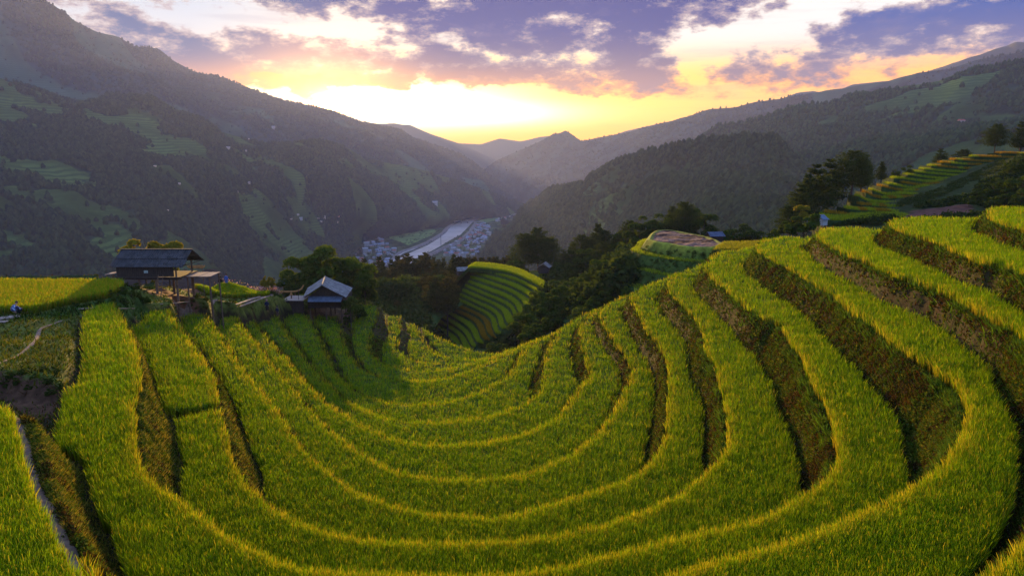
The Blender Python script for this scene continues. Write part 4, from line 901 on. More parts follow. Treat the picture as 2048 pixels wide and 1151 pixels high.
# ------------------------------------------------------------------ trees
rnd = random.Random(5)
M_bark = mat('bark', (.07, .05, .035), .95, 6.0, .4)
def leaves(P, nrm, size, cols, seed, aspect=.55):
    r = np.random.default_rng(seed); n = len(P); a = r.normal(size=(n, 3)); a /= np.linalg.norm(a, axis=1)[:, None]; a = a + nrm * .6
    b = np.cross(a, r.normal(size=(n, 3))); b /= np.linalg.norm(b, axis=1)[:, None]; c = np.cross(a, b); c /= np.maximum(np.linalg.norm(c, axis=1)[:, None], 1e-6)
    s = (size * r.uniform(.6, 1.4, n))[:, None]; V = np.stack([P - b * s, P + c * s * aspect, P + b * s, P - c * s * aspect], 1).reshape(-1, 3)
    return V, np.arange(n * 4).reshape(-1, 4), np.repeat(cols, 4, 0)
def crown_broad(seed, n=4600, blobs=16, flat=.85, tint=(.045, .085, .014), hi=(.12, .16, .02), size=.032):
    r = np.random.default_rng(seed); C = []; R = []
    for k in range(blobs):
        a = r.uniform(0, 2 * pi); h = r.uniform(.22, .88); rad = .34 * math.sqrt(max(.08, 1 - ((h - .5) / .52) ** 2)) * r.uniform(.5, 1.0)
        C.append((cos(a) * rad, sin(a) * rad, h)); R.append(r.uniform(.13, .23) * (1.15 - .35 * h))
    C = np.array(C); R = np.array(R); k = r.choice(blobs, n, p=R ** 2 / (R ** 2).sum()); d = r.normal(size=(n, 3)); d /= np.linalg.norm(d, axis=1)[:, None]; d[:, 2] = np.where(d[:, 2] < -.3, -d[:, 2], d[:, 2])
    P = C[k] + d * R[k][:, None] * r.uniform(.55, 1.12, (n, 1)) ** .6 * np.array((1, 1, flat)); tone = r.uniform(0, 1, (n, 1)) * .6 + r.uniform(0, 1, blobs)[k][:, None] * .4
    return leaves(P, d, size, np.array(tint) * (1 - tone) + np.array(hi) * tone, seed + 1)
def crown_pine(seed, n=4200, tiers=13, spread=.27, tint=(.018, .040, .012), hi=(.065, .085, .02), top=.55, size=.022):
    r = np.random.default_rng(seed); P = []; Nn = []; T = []
    for k in range(tiers):
        h = .20 + .78 * (k + r.uniform(-.3, .3)) / (tiers - 1); L = spread * (1 - ((h - .2) / .85) ** (1 / top)) + .035; nb = r.integers(5, 8); a0 = r.uniform(0, 6.28)
        for b in range(nb):
            if r.random() < .12: continue
            a = a0 + b * 2 * pi / nb + r.uniform(-.25, .25); l = L * r.uniform(.65, 1.2); m = max(8, int(n / tiers / nb * (.5 + l / spread))); s = r.uniform(.15, 1, m) ** .7; w = l * .20 * (1.15 - s * .5)
            q = np.stack([np.cos(a) * l * s, np.sin(a) * l * s, h + .05 * s - .02 + .06 * (s ** 2) * l / .3], 1) + r.normal(size=(m, 3)) * np.stack([w, w, w * .38], 1)
            P.append(q); Nn.append(np.tile((0, 0, 1.), (m, 1))); T.append(np.full(m, r.uniform(0, 1)))
    P = np.concatenate(P); Nn = np.concatenate(Nn); T = (np.concatenate(T) * .5 + r.uniform(0, 1, len(P)) * .5)[:, None]
    return leaves(P, Nn, size, np.array(tint) * (1 - T) + np.array(hi) * T, seed + 1, .45)
def crown_bush(seed, n=2200, tint=(.04, .08, .014), hi=(.11, .15, .02)): return crown_broad(seed, n, 9, .8, tint, hi, .05)
def trunk_mesh(seed, r0=.022):
    bm = bmesh.new(); r = random.Random(seed)
    def limb(p, q, a, b, n=6):
        d = (q - p).normalized(); u = d.orthogonal().normalized(); v = d.cross(u); R = []
        for c, rad in ((p, a), ((p + q) / 2 + u * (q - p).length * r.uniform(-.04, .04), (a + b) / 2), (q, b)):
            R.append([bm.verts.new(c + (u * cos(2 * pi * i / n) + v * sin(2 * pi * i / n)) * rad) for i in range(n)])
        for A, B in zip(R, R[1:]):
            for i in range(n): bm.faces.new((A[i], A[(i + 1) % n], B[(i + 1) % n], B[i]))
    limb(Vector((0, 0, -.12)), Vector((r.uniform(-.02, .02), r.uniform(-.02, .02), .55)), r0 * 1.3, r0 * .7); limb(Vector((0, 0, .55)), Vector((0, 0, .95)), r0 * .7, r0 * .15)
    for k in range(7):
        a = r.uniform(0, 6.28); h = r.uniform(.22, .75); limb(Vector((0, 0, h)), Vector((cos(a) * .2, sin(a) * .2, h + .12)), r0 * .4, r0 * .1, 4)
    me = bpy.data.meshes.new('trunk'); bm.to_mesh(me); bm.free(); me.materials.append(M_bark); return me
CR = {}
def reg(kind, datas):
    L = []
    for V, f, C in datas:
        o = mesh_np('crown', V, f, [M_leaf], C, link=False); L.append(o.data); bpy.data.objects.remove(o)
    CR[kind] = L
reg('broad', [crown_broad(11), crown_broad(12, blobs=13), crown_broad(13, blobs=20)])
reg('dark', [crown_broad(21, 4200, 15, .85, (.025, .055, .012), (.075, .105, .018)), crown_broad(22, 4200, 12, .9, (.025, .055, .012), (.075, .11, .018))])
reg('gold', [crown_bush(31, 2400, (.12, .13, .015), (.30, .24, .025)), crown_bush(32, 2400, (.12, .13, .015), (.30, .24, .025))])
reg('bush', [crown_bush(41), crown_bush(42), crown_bush(43, 2200, (.03, .06, .012), (.09, .12, .02))])
reg('pine', [crown_pine(51), crown_pine(52, tiers=11, spread=.31, top=.42), crown_pine(53, tiers=15, spread=.22, top=.8)])
reg('brownpine', [crown_pine(61, 2600, tint=(.036, .040, .014), hi=(.095, .085, .022), size=.03), crown_pine(62, 2600, 11, .24, (.028, .040, .013), (.080, .085, .02), .8, .03), crown_pine(63, 2600, 12, .26, (.025, .042, .014), (.08, .09, .02), .9, .03)])
reg('bigpine', [crown_pine(71, 7000, 14, .36, top=.30, size=.02), crown_pine(72, 7000, 13, .40, top=.28, size=.02)])
TRK = [trunk_mesh(1), trunk_mesh(2, .017)]
def tree(px, ptop, D, H, kind, label, cat='tree', group=None, wide=1.0, name=None, ground_at=None):
    """tree whose top shows at (px, ptop) at the distance D; it stands on whatever ground is below"""
    q = aty(px, ptop, D); b = gz(q[0], q[1]) if ground_at is None else ground_at; tall = max(q[2] - b, H * .55)
    if H > tall: H = tall
    t = empty(name or {'pine': 'pine_tree', 'brownpine': 'pine_tree', 'bigpine': 'pine_tree', 'bush': 'bush'}.get(kind, 'tree'), (q[0], q[1], q[2] - tall), rnd.uniform(0, 6.28), label, cat, group)
    c = bpy.data.objects.new('crown', rnd.choice(CR[kind])); COL.objects.link(c); c.parent = t; s = H; c.location = (0, 0, tall - H); c.scale = (s * wide, s * wide, s)
    k = bpy.data.objects.new('trunk', rnd.choice(TRK)); COL.objects.link(k); k.parent = t; k.scale = (H, H, tall * .97)
    return t
# the big trees right of the bowl and on the knoll edge
for a in [(636, 'x')]: pass
tree(1709, 305, 128, 9.2, 'bigpine', 'tall broad dark pine, largest of the clump beside the stepped terraces', 'pine tree', wide=1.05)
tree(1663, 322, 130, 9.0, 'pine', 'dark pine with a slanting top just left of the broadest pine', 'pine tree', wide=1.1)
tree(1636, 333, 124, 9.2, 'pine', 'pointed dark pine at the left end of the tall clump above the rice', 'pine tree', wide=1.25)
tree(1727, 318, 131, 8.2, 'bigpine', 'dark pine on the right shoulder of the tall clump', 'pine tree', wide=.8)
tree(1765, 324, 138, 6.0, 'pine', 'lighter thin pine standing alone right of the tall clump', 'pine tree', wide=1.1)
tree(1792, 338, 142, 4.2, 'dark', 'low dark tree between the thin pine and the stepped terraces')
tree(1816, 331, 144, 4.4, 'dark', 'round dark tree against the slope behind the stepped terraces')
tree(1883, 299, 160, 5.4, 'pine', 'pine behind the middle of the stepped terraces', 'pine tree', wide=1.3)
tree(1928, 299, 164, 4.4, 'pine', 'short wide pine behind the upper stepped terraces', 'pine tree', wide=1.7)
tree(1996, 250, 160, 5.6, 'bigpine', 'lone pine with a bare trunk on the skyline above the top terrace', 'pine tree', wide=1.25)
tree(2046, 246, 158, 7.0, 'pine', 'dark pine cut by the right edge above the top terrace', 'pine tree', wide=1.1)
tree(1602, 372, 118, 6.5, 'pine', 'dark conifer at the left foot of the tall pine clump', 'pine tree', wide=1.2)
tree(1617, 350, 121, 8.2, 'pine', 'narrow dark pine leaning into the left side of the tall clump', 'pine tree')
tree(1603, 410, 104, 3.4, 'gold', 'round golden brown bush in front of the tall pines', 'bush', name='bush')
tree(1579, 412, 107, 4.6, 'pine', 'small dark conifer left of the golden brown bush', 'pine tree', wide=1.3)
tree(1621, 428, 99, 3.2, 'bush', 'bright green leafy shrub below the tall pines beside the white shed', 'shrub', wide=1.1)
tree(1592, 432, 101, 2.8, 'bush', 'dark green shrub left of the bright leafy shrub', 'shrub')
for k, (x, y, D, H) in enumerate([(1566, 442, 103, 2.2), (1548, 458, 101, 1.6), (1580, 448, 100, 2.0), (1533, 466, 101, 1.2)]):
    tree(x, y, D, H, 'bush', 'low green bush on the rim of the paddies left of the bright shrub', 'bush', 'low bushes on the rim of the paddies', 1.2)
for k, (x, y, D, H) in enumerate([(2036, 318, 128, 5), (2050, 306, 130, 6), (2008, 352, 122, 4), (1988, 368, 119, 3.5), (2030, 356, 118, 4.5), (2048, 350, 114, 5), (1965, 384, 116, 2.6), (2015, 378, 112, 3.2), (2046, 380, 108, 3.0), (1940, 392, 114, 1.8), (1990, 392, 110, 2), (1955, 378, 120, 2)]):
    tree(x, y, D, H, 'dark', 'dark leafy shrub on the slope at the right ends of the stepped terraces', 'shrub', 'dark shrubs beside the stepped terraces', 1.25, 'shrub')
# around the mesa
for k, (x, y, D, H, kd) in enumerate([(1298, 430, 160, 7, 'dark'), (1325, 424, 158, 7.5, 'dark'), (1345, 414, 160, 8, 'pine'), (1385, 416, 158, 8, 'dark'), (1410, 430, 154, 6.5, 'dark'), (1280, 446, 156, 6, 'bush')]):
    tree(x, y, D, H, kd, 'dark tree in the row behind the round ploughed field', 'tree', 'dark trees behind the round ploughed field', 1.15)
tree(1371, 407, 154, 8.6, 'bigpine', 'tallest tree behind the round ploughed field, with a pointed dark crown', 'pine tree', wide=.8)
tree(1482, 444, 142, 5.6, 'dark', 'rounded dark tree right of the blue roofed shed', wide=1.4)
tree(1512, 462, 138, 4.4, 'dark', 'lower dark tree at the right of the pair beside the blue roofed shed', wide=1.3)
tree(1455, 462, 138, 2.4, 'bush', 'pale green leafy bush between the blue roofed shed and a dark tree', 'bush', name='bush')
tree(1076, 458, 214, 14, 'bigpine', 'broad dark pine, tallest between the river and the striped knoll', 'pine tree', wide=1.0)
tree(1050, 470, 216, 12, 'bigpine', 'dark pine filling the left side of the broadest valley pine', 'pine tree', wide=.9)
tree(1100, 478, 210, 11, 'bigpine', 'dark pine on the right side of the broadest valley pine', 'pine tree', wide=.9)
for k, (x, y, D, H, kd) in enumerate([(1128, 500, 205, 8, 'pine'), (1145, 484, 200, 10, 'pine'), (1162, 470, 195, 11.5, 'pine'), (1180, 474, 192, 11, 'pine'), (1196, 449, 190, 13.5, 'pine'), (1212, 462, 186, 12, 'pine'), (1232, 476, 182, 10, 'pine'), (1250, 466, 180, 10, 'dark'), (1262, 443, 180, 12, 'pine'), (1276, 470, 178, 8, 'dark'), (1205, 485, 175, 10, 'pine'), (1172, 500, 178, 9, 'dark'), (1225, 500, 170, 8, 'pine'), (1150, 520, 180, 7, 'dark'), (1246, 492, 168, 6, 'bush'), (1118, 525, 196, 6, 'dark'), (1266, 486, 165, 5, 'bush')]):
    tree(x, y, D, H, kd, 'dark pine in the grove between the striped knoll and the mesa', 'pine tree', 'pines between the knoll and the mesa', 1.15)
tree(1203, 519, 124, 8.5, 'broad', 'large round leafy tree with a lit top below the mesa', wide=1.05)
tree(1232, 540, 122, 5.5, 'dark', 'smaller dark round tree against the right side of the large leafy one', wide=1.1)
tree(1172, 548, 123, 5.5, 'dark', 'dark bushy tree against the left side of the large leafy one', wide=1.1)
for k in range(54):
    x = rnd.uniform(985, 1262); sil = 700 - (x - 985) * .50 if x < 1100 else 655 - (x - 1100) * .52
    y = sil - rnd.uniform(-2, 75 if x < 1180 else 45) * min(1, (x - 960) / 80); D = 108 + (sil - y) * .22 + rnd.uniform(-2, 2)
    tree(x, y, D, rnd.uniform(2.4, 4.2), rnd.choice(['bush', 'dark', 'bush', 'broad']), 'dark bush in the thicket just behind the right rim of the bowl', 'bush', 'thicket behind the right rim of the bowl', 1.15, 'bush')
for k in range(7):
    x = rnd.uniform(1240, 1330); y = 598 - (x - 1240) * .42 - rnd.uniform(0, 22)
    tree(x, y, 112 + rnd.uniform(-4, 8), rnd.uniform(1.2, 2.2), rnd.choice(['bush', 'dark']), 'small shrub on the dark slope below the mesa', 'shrub', 'shrubs on the slope below the mesa', 1.2, 'shrub')
# the brown wood in the middle
for k in range(26):
    x = 705 + k * 12.4 + rnd.uniform(-4, 4); y = 529 - 16 * sin((x - 700) / 100) + rnd.uniform(-7, 9)
    if x > 1025: continue
    tree(x, y, 236 + rnd.uniform(-6, 8), rnd.uniform(11, 14), 'brownpine', 'brownish conifer in the top row of the wood below the river', 'pine tree', 'conifers of the brown wood', rnd.uniform(.9, 1.3))
for k in range(70):
    x = rnd.uniform(715, 905); t_ = rnd.random(); y = 536 + t_ * (105 if x < 790 else 75 if x < 850 else 22); D = 228 - t_ * 62
    tree(x, y, D, rnd.uniform(8, 12), 'brownpine', 'brownish conifer inside the dense wood between the hut tree and the knoll', 'pine tree', 'conifers of the brown wood', rnd.uniform(.9, 1.3))
for k in range(14):
    x = 905 + k * 9 + rnd.uniform(-3, 3); tree(x, 516 + rnd.uniform(-6, 4), 224, rnd.uniform(8, 10), 'brownpine', 'brownish conifer right behind the top of the striped knoll', 'pine tree', 'conifers of the brown wood', 1.2)
for (x, y, D, H) in [(848, 560, 192, 5), (868, 550, 194, 6), (890, 552, 196, 6), (908, 560, 196, 4.5), (838, 574, 186, 4), (862, 566, 188, 5), (916, 572, 192, 3.5), (882, 572, 188, 4), (900, 578, 186, 3.5), (1040, 520, 210, 7), (1018, 522, 212, 4), (935, 548, 200, 3)]:
    tree(x, y, D, H, 'bush', 'rounded green bush at the left edge of the striped knoll', 'bush', 'green bushes around the striped knoll', 1.25, 'bush')
for (x, y, D, H) in [(1010, 600, 178, 4), (1030, 590, 180, 5), (1048, 580, 182, 5), (1002, 625, 172, 4), (1022, 615, 170, 5), (1045, 605, 168, 5), (1065, 575, 176, 6), (1080, 566, 178, 6), (985, 650, 165, 4), (1000, 645, 160, 4), (1100, 562, 170, 6), (1120, 560, 165, 6), (1140, 556, 160, 6), (970, 672, 158, 3)]:
    tree(x, y, D, H, rnd.choice(['bush', 'dark']), 'dark bush along the right foot of the striped knoll', 'bush', 'bushes along the foot of the striped knoll', 1.25, 'bush')
# trees around the huts
tree(640, 491, 118, 9.5, 'broad', 'large leafy tree, highest crown behind the gabled hut', wide=1.15)
tree(603, 512, 117, 8, 'broad', 'leafy tree on the left of the clump behind the gabled hut', wide=1.0)
tree(672, 512, 119, 8, 'dark', 'dark leafy tree between the highest crown and the golden edged one', wide=1.1)
tree(707, 516, 120, 8.6, 'broad', 'leafy tree with a golden edge at the right of the clump behind the gabled hut', wide=1.0)
tree(728, 545, 121, 6.5, 'dark', 'dark tree sloping down to the brown wood, right of the golden edged tree', wide=1.0)
tree(590, 545, 113, 5, 'dark', 'low dark tree hanging over the deck of the gabled hut', wide=1.1)
tree(700, 592, 102, 3.6, 'bush', 'pale green feathery bush touching the right side of the gabled hut', 'bush', name='bush', wide=.9)
tree(716, 600, 107, 4.2, 'dark', 'tall dark bush on the bank right of the gabled hut', 'bush', name='bush', wide=.9)
tree(697, 625, 104, 2.0, 'dark', 'small dark bush under the right corner of the gabled hut', 'bush', name='bush')
tree(285, 477, 86, 5.2, 'gold', 'yellow green treetop showing over the left part of the dark roof', wide=1.1, name='tree')
tree(306, 482, 87, 5.0, 'gold', 'smaller treetop touching the right of the first one over the dark roof', name='tree')
tree(333, 485, 88, 4.8, 'gold', 'small yellow treetop showing over the middle of the dark roof', name='tree')
tree(566, 553, 106, 2.0, 'dark', 'small dark round bush right of the pink flowers', 'bush', name='bush', wide=1.2)
for (x, y) in [(100, 596), (130, 592), (160, 590), (185, 584), (215, 580), (245, 574), (262, 580), (280, 585), (232, 588), (200, 597), (150, 603), (120, 606), (172, 603), (268, 566), (290, 594), (250, 595)]:
    q = ong(x, min(y + 14, 612), 40); tree(x, y, q[1], 1.3, rnd.choice(['bush', 'dark']), 'low dark green bush on the bank below the ripe field', 'bush', 'bushes on the bank of the ripe field', 1.35, 'bush')
for (x, y) in [(395, 588), (412, 594), (428, 588), (440, 598), (455, 602), (385, 598), (470, 597), (365, 600), (405, 604)]:
    q = ong(x, y + 8, 60); tree(x, y, q[1], .9, rnd.choice(['bush', 'dark']), 'low dark bush on the grass between the hut and the planks', 'bush', 'low bushes right of the dark hut', 1.5, 'bush')
for (x, y) in [(20, 742), (45, 735), (70, 745), (95, 752), (110, 735), (85, 730), (10, 760), (60, 765), (115, 765), (35, 755), (-10, 745), (100, 775)]:
    q = ong(x, y + 10, 20); tree(x, y, q[1], .8, 'dark', 'dark leafy bush hanging over the brown hollow at the left edge', 'bush', 'bushes over the brown hollow', 1.4, 'bush')
for (x, y) in [(380, 606), (410, 609), (440, 611), (462, 612), (395, 611), (425, 613)]:
    q = ong(x, y + 6, 60); tree(x, y, q[1], .75, 'dark', 'dark hedge bush just above the far ends of the rice strips', 'bush', 'hedge above the rice strips', 1.7, 'bush')

# ------------------------------------------------------------------ woods on the far slopes
def wood(Vg, n, hmin, hmax, keepf, name, label, seed, c1=(.020, .036, .014), c2=(.055, .070, .022), bush=False):
    """thousands of small separate crowns on a hill surface"""
    r = np.random.default_rng(seed); V = Vg[5:]; A, B, C, D = V[:-1, :-1].reshape(-1, 3), V[:-1, 1:].reshape(-1, 3), V[1:, 1:].reshape(-1, 3), V[1:, :-1].reshape(-1, 3)
    ar = np.linalg.norm(np.cross(B - A, D - A), axis=1) / (.5 * (A[:, 1] + C[:, 1])) ** 1.0; k = r.choice(len(A), n, p=ar / ar.sum()); u, v = r.random((n, 1)), r.random((n, 1))
    P = (A[k] * (1 - u) + B[k] * u) * (1 - v) + (D[k] * (1 - u) + C[k] * u) * v
    P = P[keepf(P, r)]; n = len(P); H = r.uniform(hmin, hmax, n) * (.8 + .6 * (fbm(P[:, 0], P[:, 1], 120, 3, seed) + .5)); W = H * r.uniform(.28, .5, n) * (1.35 if bush else 1)
    m = 6; ang = np.arange(m) * 2 * pi / m; Vt = []; base = P.copy(); base[:, 2] -= H * .08
    rings = [(.12, .75), (.45, 1.0), (.78, .55)]; tone = r.random((n, 1)); col = np.array(c1) * (1 - tone) + np.array(c2) * tone; Cc = []
    for h, w in rings:
        for a in ang:
            j = r.uniform(.72, 1.28, n) * w * W; q = base.copy(); q[:, 0] += np.cos(a) * j; q[:, 1] += np.sin(a) * j; q[:, 2] += H * (h + r.uniform(-.07, .07, n)); Vt.append(q); Cc.append(col * r.uniform(.75, 1.25, (n, 1)))
    q = base.copy(); q[:, 2] += H; Vt.append(q); Cc.append(col * 1.1)
    nv = len(Vt); Vt = np.stack(Vt, 1).reshape(-1, 3); Cc = np.stack(Cc, 1).reshape(-1, 3); o_ = np.arange(n)[:, None] * nv; F4 = []; F3 = []
    for g_ in range(2):
        for i in range(m): F4.append(o_ + np.array([g_ * m + i, g_ * m + (i + 1) % m, (g_ + 1) * m + (i + 1) % m, (g_ + 1) * m + i]))
    for i in range(m): F3.append(o_ + np.array([2 * m + i, 2 * m + (i + 1) % m, 3 * m]))
    tag(mesh_np(name, Vt, [np.concatenate(F4), np.concatenate(F3)], [M_leaf2], Cc), label, 'woodland', kind='stuff'); print(name, n)
M_leaf2 = leaf_mat('far_leaf', .15)
def patch_keep(sc, th, seed, lo=0.03):
    def f(P, r):
        k = .5 + (fbm(P[:, 0], P[:, 1], sc, 4, seed + 100) - th) * 5 + r.normal(0, .10, len(P)); return (k < .42) | (r.random(len(P)) < lo)
    return f
wood(V_C, 30000, 6, 12, patch_keep(190, .17, 61, .12), 'pine_forest', 'dense dark pine forest covering the hill in the middle right', 101, (.012, .026, .010), (.042, .062, .022))
wood(V_D, 34000, 5, 10, patch_keep(120, .06, 53, .02), 'forest', 'patchy forest on the broad green slope at the right', 102, (.010, .032, .015), (.036, .074, .026))
wood(V_L, 46000, 5, 11, patch_keep(110, .07, 11, .012), 'forest', 'dark woods between the fields on the lower left slopes', 103, (.010, .025, .014), (.034, .058, .024))
wood(V_A, 26000, 5, 11, patch_keep(420, .12, 3, .08), 'mountain_forest', 'thin forest on the big blue mountain at the left', 104, (.010, .027, .024), (.030, .058, .038))
wood(V_B, 8000, 6, 12, patch_keep(400, .15, 23, .05), 'mountain_forest', 'forest on the long hazy ridge running to the centre peak', 105, (.012, .028, .026), (.032, .056, .036))
def scrub(P, W, name, label, seed, m=40, c1=(.018, .038, .010), c2=(.06, .085, .018)):
    """leafy shrubs made of separate leaves, one clump per point"""
    r = np.random.default_rng(seed); P = np.asarray(P); n = len(P); W = np.asarray(W); k = np.repeat(np.arange(n), m); d = r.normal(size=(n * m, 3)); d /= np.linalg.norm(d, axis=1)[:, None]; d[:, 2] = np.abs(d[:, 2])
    Q = P[k] + d * (W[k] * r.uniform(.5, 1.05, n * m))[:, None]; tn = (r.random(n)[k] * .5 + r.random(n * m) * .5)[:, None]
    V, f, C = leaves(Q, d, 1.0, np.array(c1) * (1 - tn) + np.array(c2) * tn, seed + 1)
    cen = np.repeat(Q, 4, 0); V = cen + (V - cen) * np.repeat(W[k] * .26, 4)[:, None]
    tag(mesh_np(name, V, f, [M_leaf], C), label, 'scrub', kind='stuff')
def region_points(polys, n, seed):
    r = random.Random(seed); out = []
    for poly in polys:
        Q = np.array(poly, float); mn, mx = Q.min(0), Q.max(0); k = 0; c = 0
        while c < n and k < n * 6:
            k += 1; p = (r.uniform(mn[0], mx[0]), r.uniform(mn[1], mx[1]))
            if inpoly(np.array([p]), Q)[0]:
                h = hit(*p)
                if h is not None and 90 < h.y < 330: out.append(tuple(h)); c += 1
    return np.array(out)
P_ = region_points([[(1655, 452), (1740, 442), (1790, 432), (1830, 414), (1900, 402), (1950, 388), (1965, 366), (2000, 352), (2006, 338), (2030, 320), (2060, 306), (2100, 300), (2110, 440), (1985, 440)]], 1500, 3); P_ = P_[~((np.abs(P_[:, 1] - 113) < 5) & (P_[:, 0] > 60) & (P_[:, 0] < 76))]
scrub(P_, np.random.default_rng(1).uniform(.35, 1.1, len(P_)), 'scrub', 'low dark scrub on the hillside around the stepped terraces', 107)
P_ = region_points([[(1225, 500), (1290, 480), (1300, 500), (1440, 505), (1400, 530), (1250, 600), (1180, 640), (1170, 600)]], 260, 4); scrub(P_, np.random.default_rng(2).uniform(.15, .5, len(P_)), 'scrub', 'patchy scrub on the banks below the round ploughed field', 108, c1=(.025, .055, .012), c2=(.09, .12, .02))
P_ = region_points([[(560, 600), (800, 560), (900, 545), (1020, 530), (1250, 500), (1270, 560), (1100, 660), (1000, 700), (930, 700), (700, 690)]], 3200, 5)
P_ = P_[~inpoly(np.stack([P_[:, 0] / P_[:, 1] * F * 1.0, -P_[:, 2] / P_[:, 1] * F], 1), np.array([(-175, 330), (-160, 190), (-80, 190), (60, 195), (85, 215), (40, 320), (-50, 400), (-110, 400)]))]
scrub(P_, np.random.default_rng(3).uniform(.9, 2.4, len(P_)), 'scrub', 'dark scrub on the floor of the ravine below the bowl', 106, 34)
P_ = region_points([[(1800, 400), (1870, 380), (1960, 340), (1990, 322), (2030, 310), (1990, 345), (1900, 385), (1850, 405), (1790, 415)], [(1660, 452), (1790, 445), (1790, 425), (1750, 425)]], 900, 9); scrub(P_, np.random.default_rng(5).uniform(.12, .42, len(P_)), 'scrub', 'rough grass right of the stepped terraces', 109, 24, (.025, .05, .012), (.07, .09, .018))
r_ = np.random.default_rng(12); Q_ = [onz(*p, ZV) for p in zip(r_.uniform(680, 1030, 900), r_.uniform(436, 528, 900))]; riv = np.array([(799, 516), (855, 490), (894, 461), (912, 447), (972, 431), (1025, 427), (1025, 429), (972, 434), (949, 441), (920, 470), (877, 494), (826, 520)], float); Q_ = np.array([q for q in Q_ if not inpoly(np.array([[q[0] / q[1] * F, q[2] / q[1] * F]]), np.array([(onz(*p, ZV)[0] / onz(*p, ZV)[1] * F, ZV / onz(*p, ZV)[1] * F) for p in riv]))[0]])
scrub(Q_, r_.uniform(2.5, 6, len(Q_)), 'town_trees', 'small trees among the houses on the valley floor', 110, 26, (.02, .04, .015), (.06, .085, .025))

# ------------------------------------------------------------------ building helpers
def MB(): return bmesh.new()
def box(bm, c, s, rz=0.0, rx=0.0, ry=0.0):
    M = Matrix.Translation(Vector(c)) @ Matrix.Rotation(rz, 4, 'Z') @ Matrix.Rotation(ry, 4, 'Y') @ Matrix.Rotation(rx, 4, 'X') @ Matrix.Diagonal((s[0], s[1], s[2], 1))
    return bmesh.ops.create_cube(bm, size=1.0, matrix=M)['verts']
def bar(bm, p, q, r, n=7, r2=None):
    p, q = Vector(p), Vector(q); d = q - p; M = Matrix.Translation((p + q) / 2) @ d.to_track_quat('Z', 'Y').to_matrix().to_4x4()
    bmesh.ops.create_cone(bm, cap_ends=True, segments=n, radius1=r, radius2=r if r2 is None else r2, depth=d.length, matrix=M)
def fin(name, bm, m, parent=None, bevel=0.0, smooth=False, loc=None):
    if bevel: bmesh.ops.bevel(bm, geom=bm.edges[:], offset=bevel, segments=1, affect='EDGES')
    me = bpy.data.meshes.new(name); bm.to_mesh(me); bm.free(); me.materials.append(m)
    if smooth:
        for p in me.polygons: p.use_smooth = True
    o = bpy.data.objects.new(name, me); COL.objects.link(o)
    if parent is not None: o.parent = parent
    if loc is not None: o.location = loc
    return o
def wood_mat(name, c, sc=(1, 1, 8), amp=.45):
    m = bpy.data.materials.new(name); m.use_nodes = True; t = NT(m.node_tree); b = t.n['Principled BSDF']; b.inputs['Roughness'].default_value = .85
    tc = t.new('ShaderNodeTexCoord'); mp = t.new('ShaderNodeMapping'); t.l.new(tc.outputs['Object'], mp.inputs[0]); mp.inputs['Scale'].default_value = sc
    n = t.noise(mp.outputs[0], 2.2, 6, .65); t.l.new(t.mix(t.ss(n, .3, .7), tuple(x * (1 - amp) for x in c), tuple(x * (1 + amp) for x in c)), b.inputs['Base Color']); return m
M_dwood = wood_mat('dark_timber', (.045, .026, .018), (6, 6, .6)); M_wood = wood_mat('weathered_timber', (.13, .075, .045)); M_pale = wood_mat('pale_boards', (.34, .24, .18), (1, 7, 1), .3); M_orange = wood_mat('orange_timber', (.42, .19, .05))
M_roof1 = mat('dark_corrugated_roof', (.050, .046, .046), .6, 2.0, .5, metallic=.1); M_roof2 = mat('grey_sheet_roof', (.20, .185, .175), .6, 1.6, .45, metallic=.3); M_blue = mat('blue_sheet', (.16, .19, .24), .45, 3.0, .25, metallic=.3)
def corr(name, p00, p10, p01, p11, nw, amp, m, parent, rows=6, th=.03):
    """corrugated sheet between four corners; waves run down from 0 to 1"""
    p00, p10, p01, p11 = [np.array(p, float) for p in (p00, p10, p01, p11)]; k = nw * 4 + 1; s = np.linspace(0, 1, k); t = np.linspace(0, 1, rows)
    nrm = np.cross(p10 - p00, p01 - p00); nrm /= np.linalg.norm(nrm); nrm = nrm if nrm[2] > 0 else -nrm; V = []
    for side in (0, 1):
        for tt in t:
            a = p00 * (1 - tt) + p01 * tt; b = p10 * (1 - tt) + p11 * tt; w = amp * np.sin(s * nw * 2 * pi); sag = -.02 * sin(tt * pi)
            V.append(a[None] * (1 - s[:, None]) + b[None] * s[:, None] + nrm[None] * (w + sag - side * th)[:, None])
    V = np.concatenate(V); i = np.arange(k * rows).reshape(rows, k); f = np.stack([i[:-1, :-1], i[:-1, 1:], i[1:, 1:], i[1:, :-1]], -1).reshape(-1, 4); g_ = f[:, ::-1] + k * rows
    e = []; 
    for a, b in ((i[0], 1), (i[-1], -1)): e.append(np.stack([a[:-1], a[1:], a[1:] + k * rows, a[:-1] + k * rows], 1)[:, ::b])
    for a, b in ((i[:, 0], -1), (i[:, -1], 1)): e.append(np.stack([a[:-1], a[1:], a[1:] + k * rows, a[:-1] + k * rows], 1)[:, ::b])
    return mesh_np(name, V, [np.concatenate([f, g_] + e)], [m], smooth=False, parent=parent)

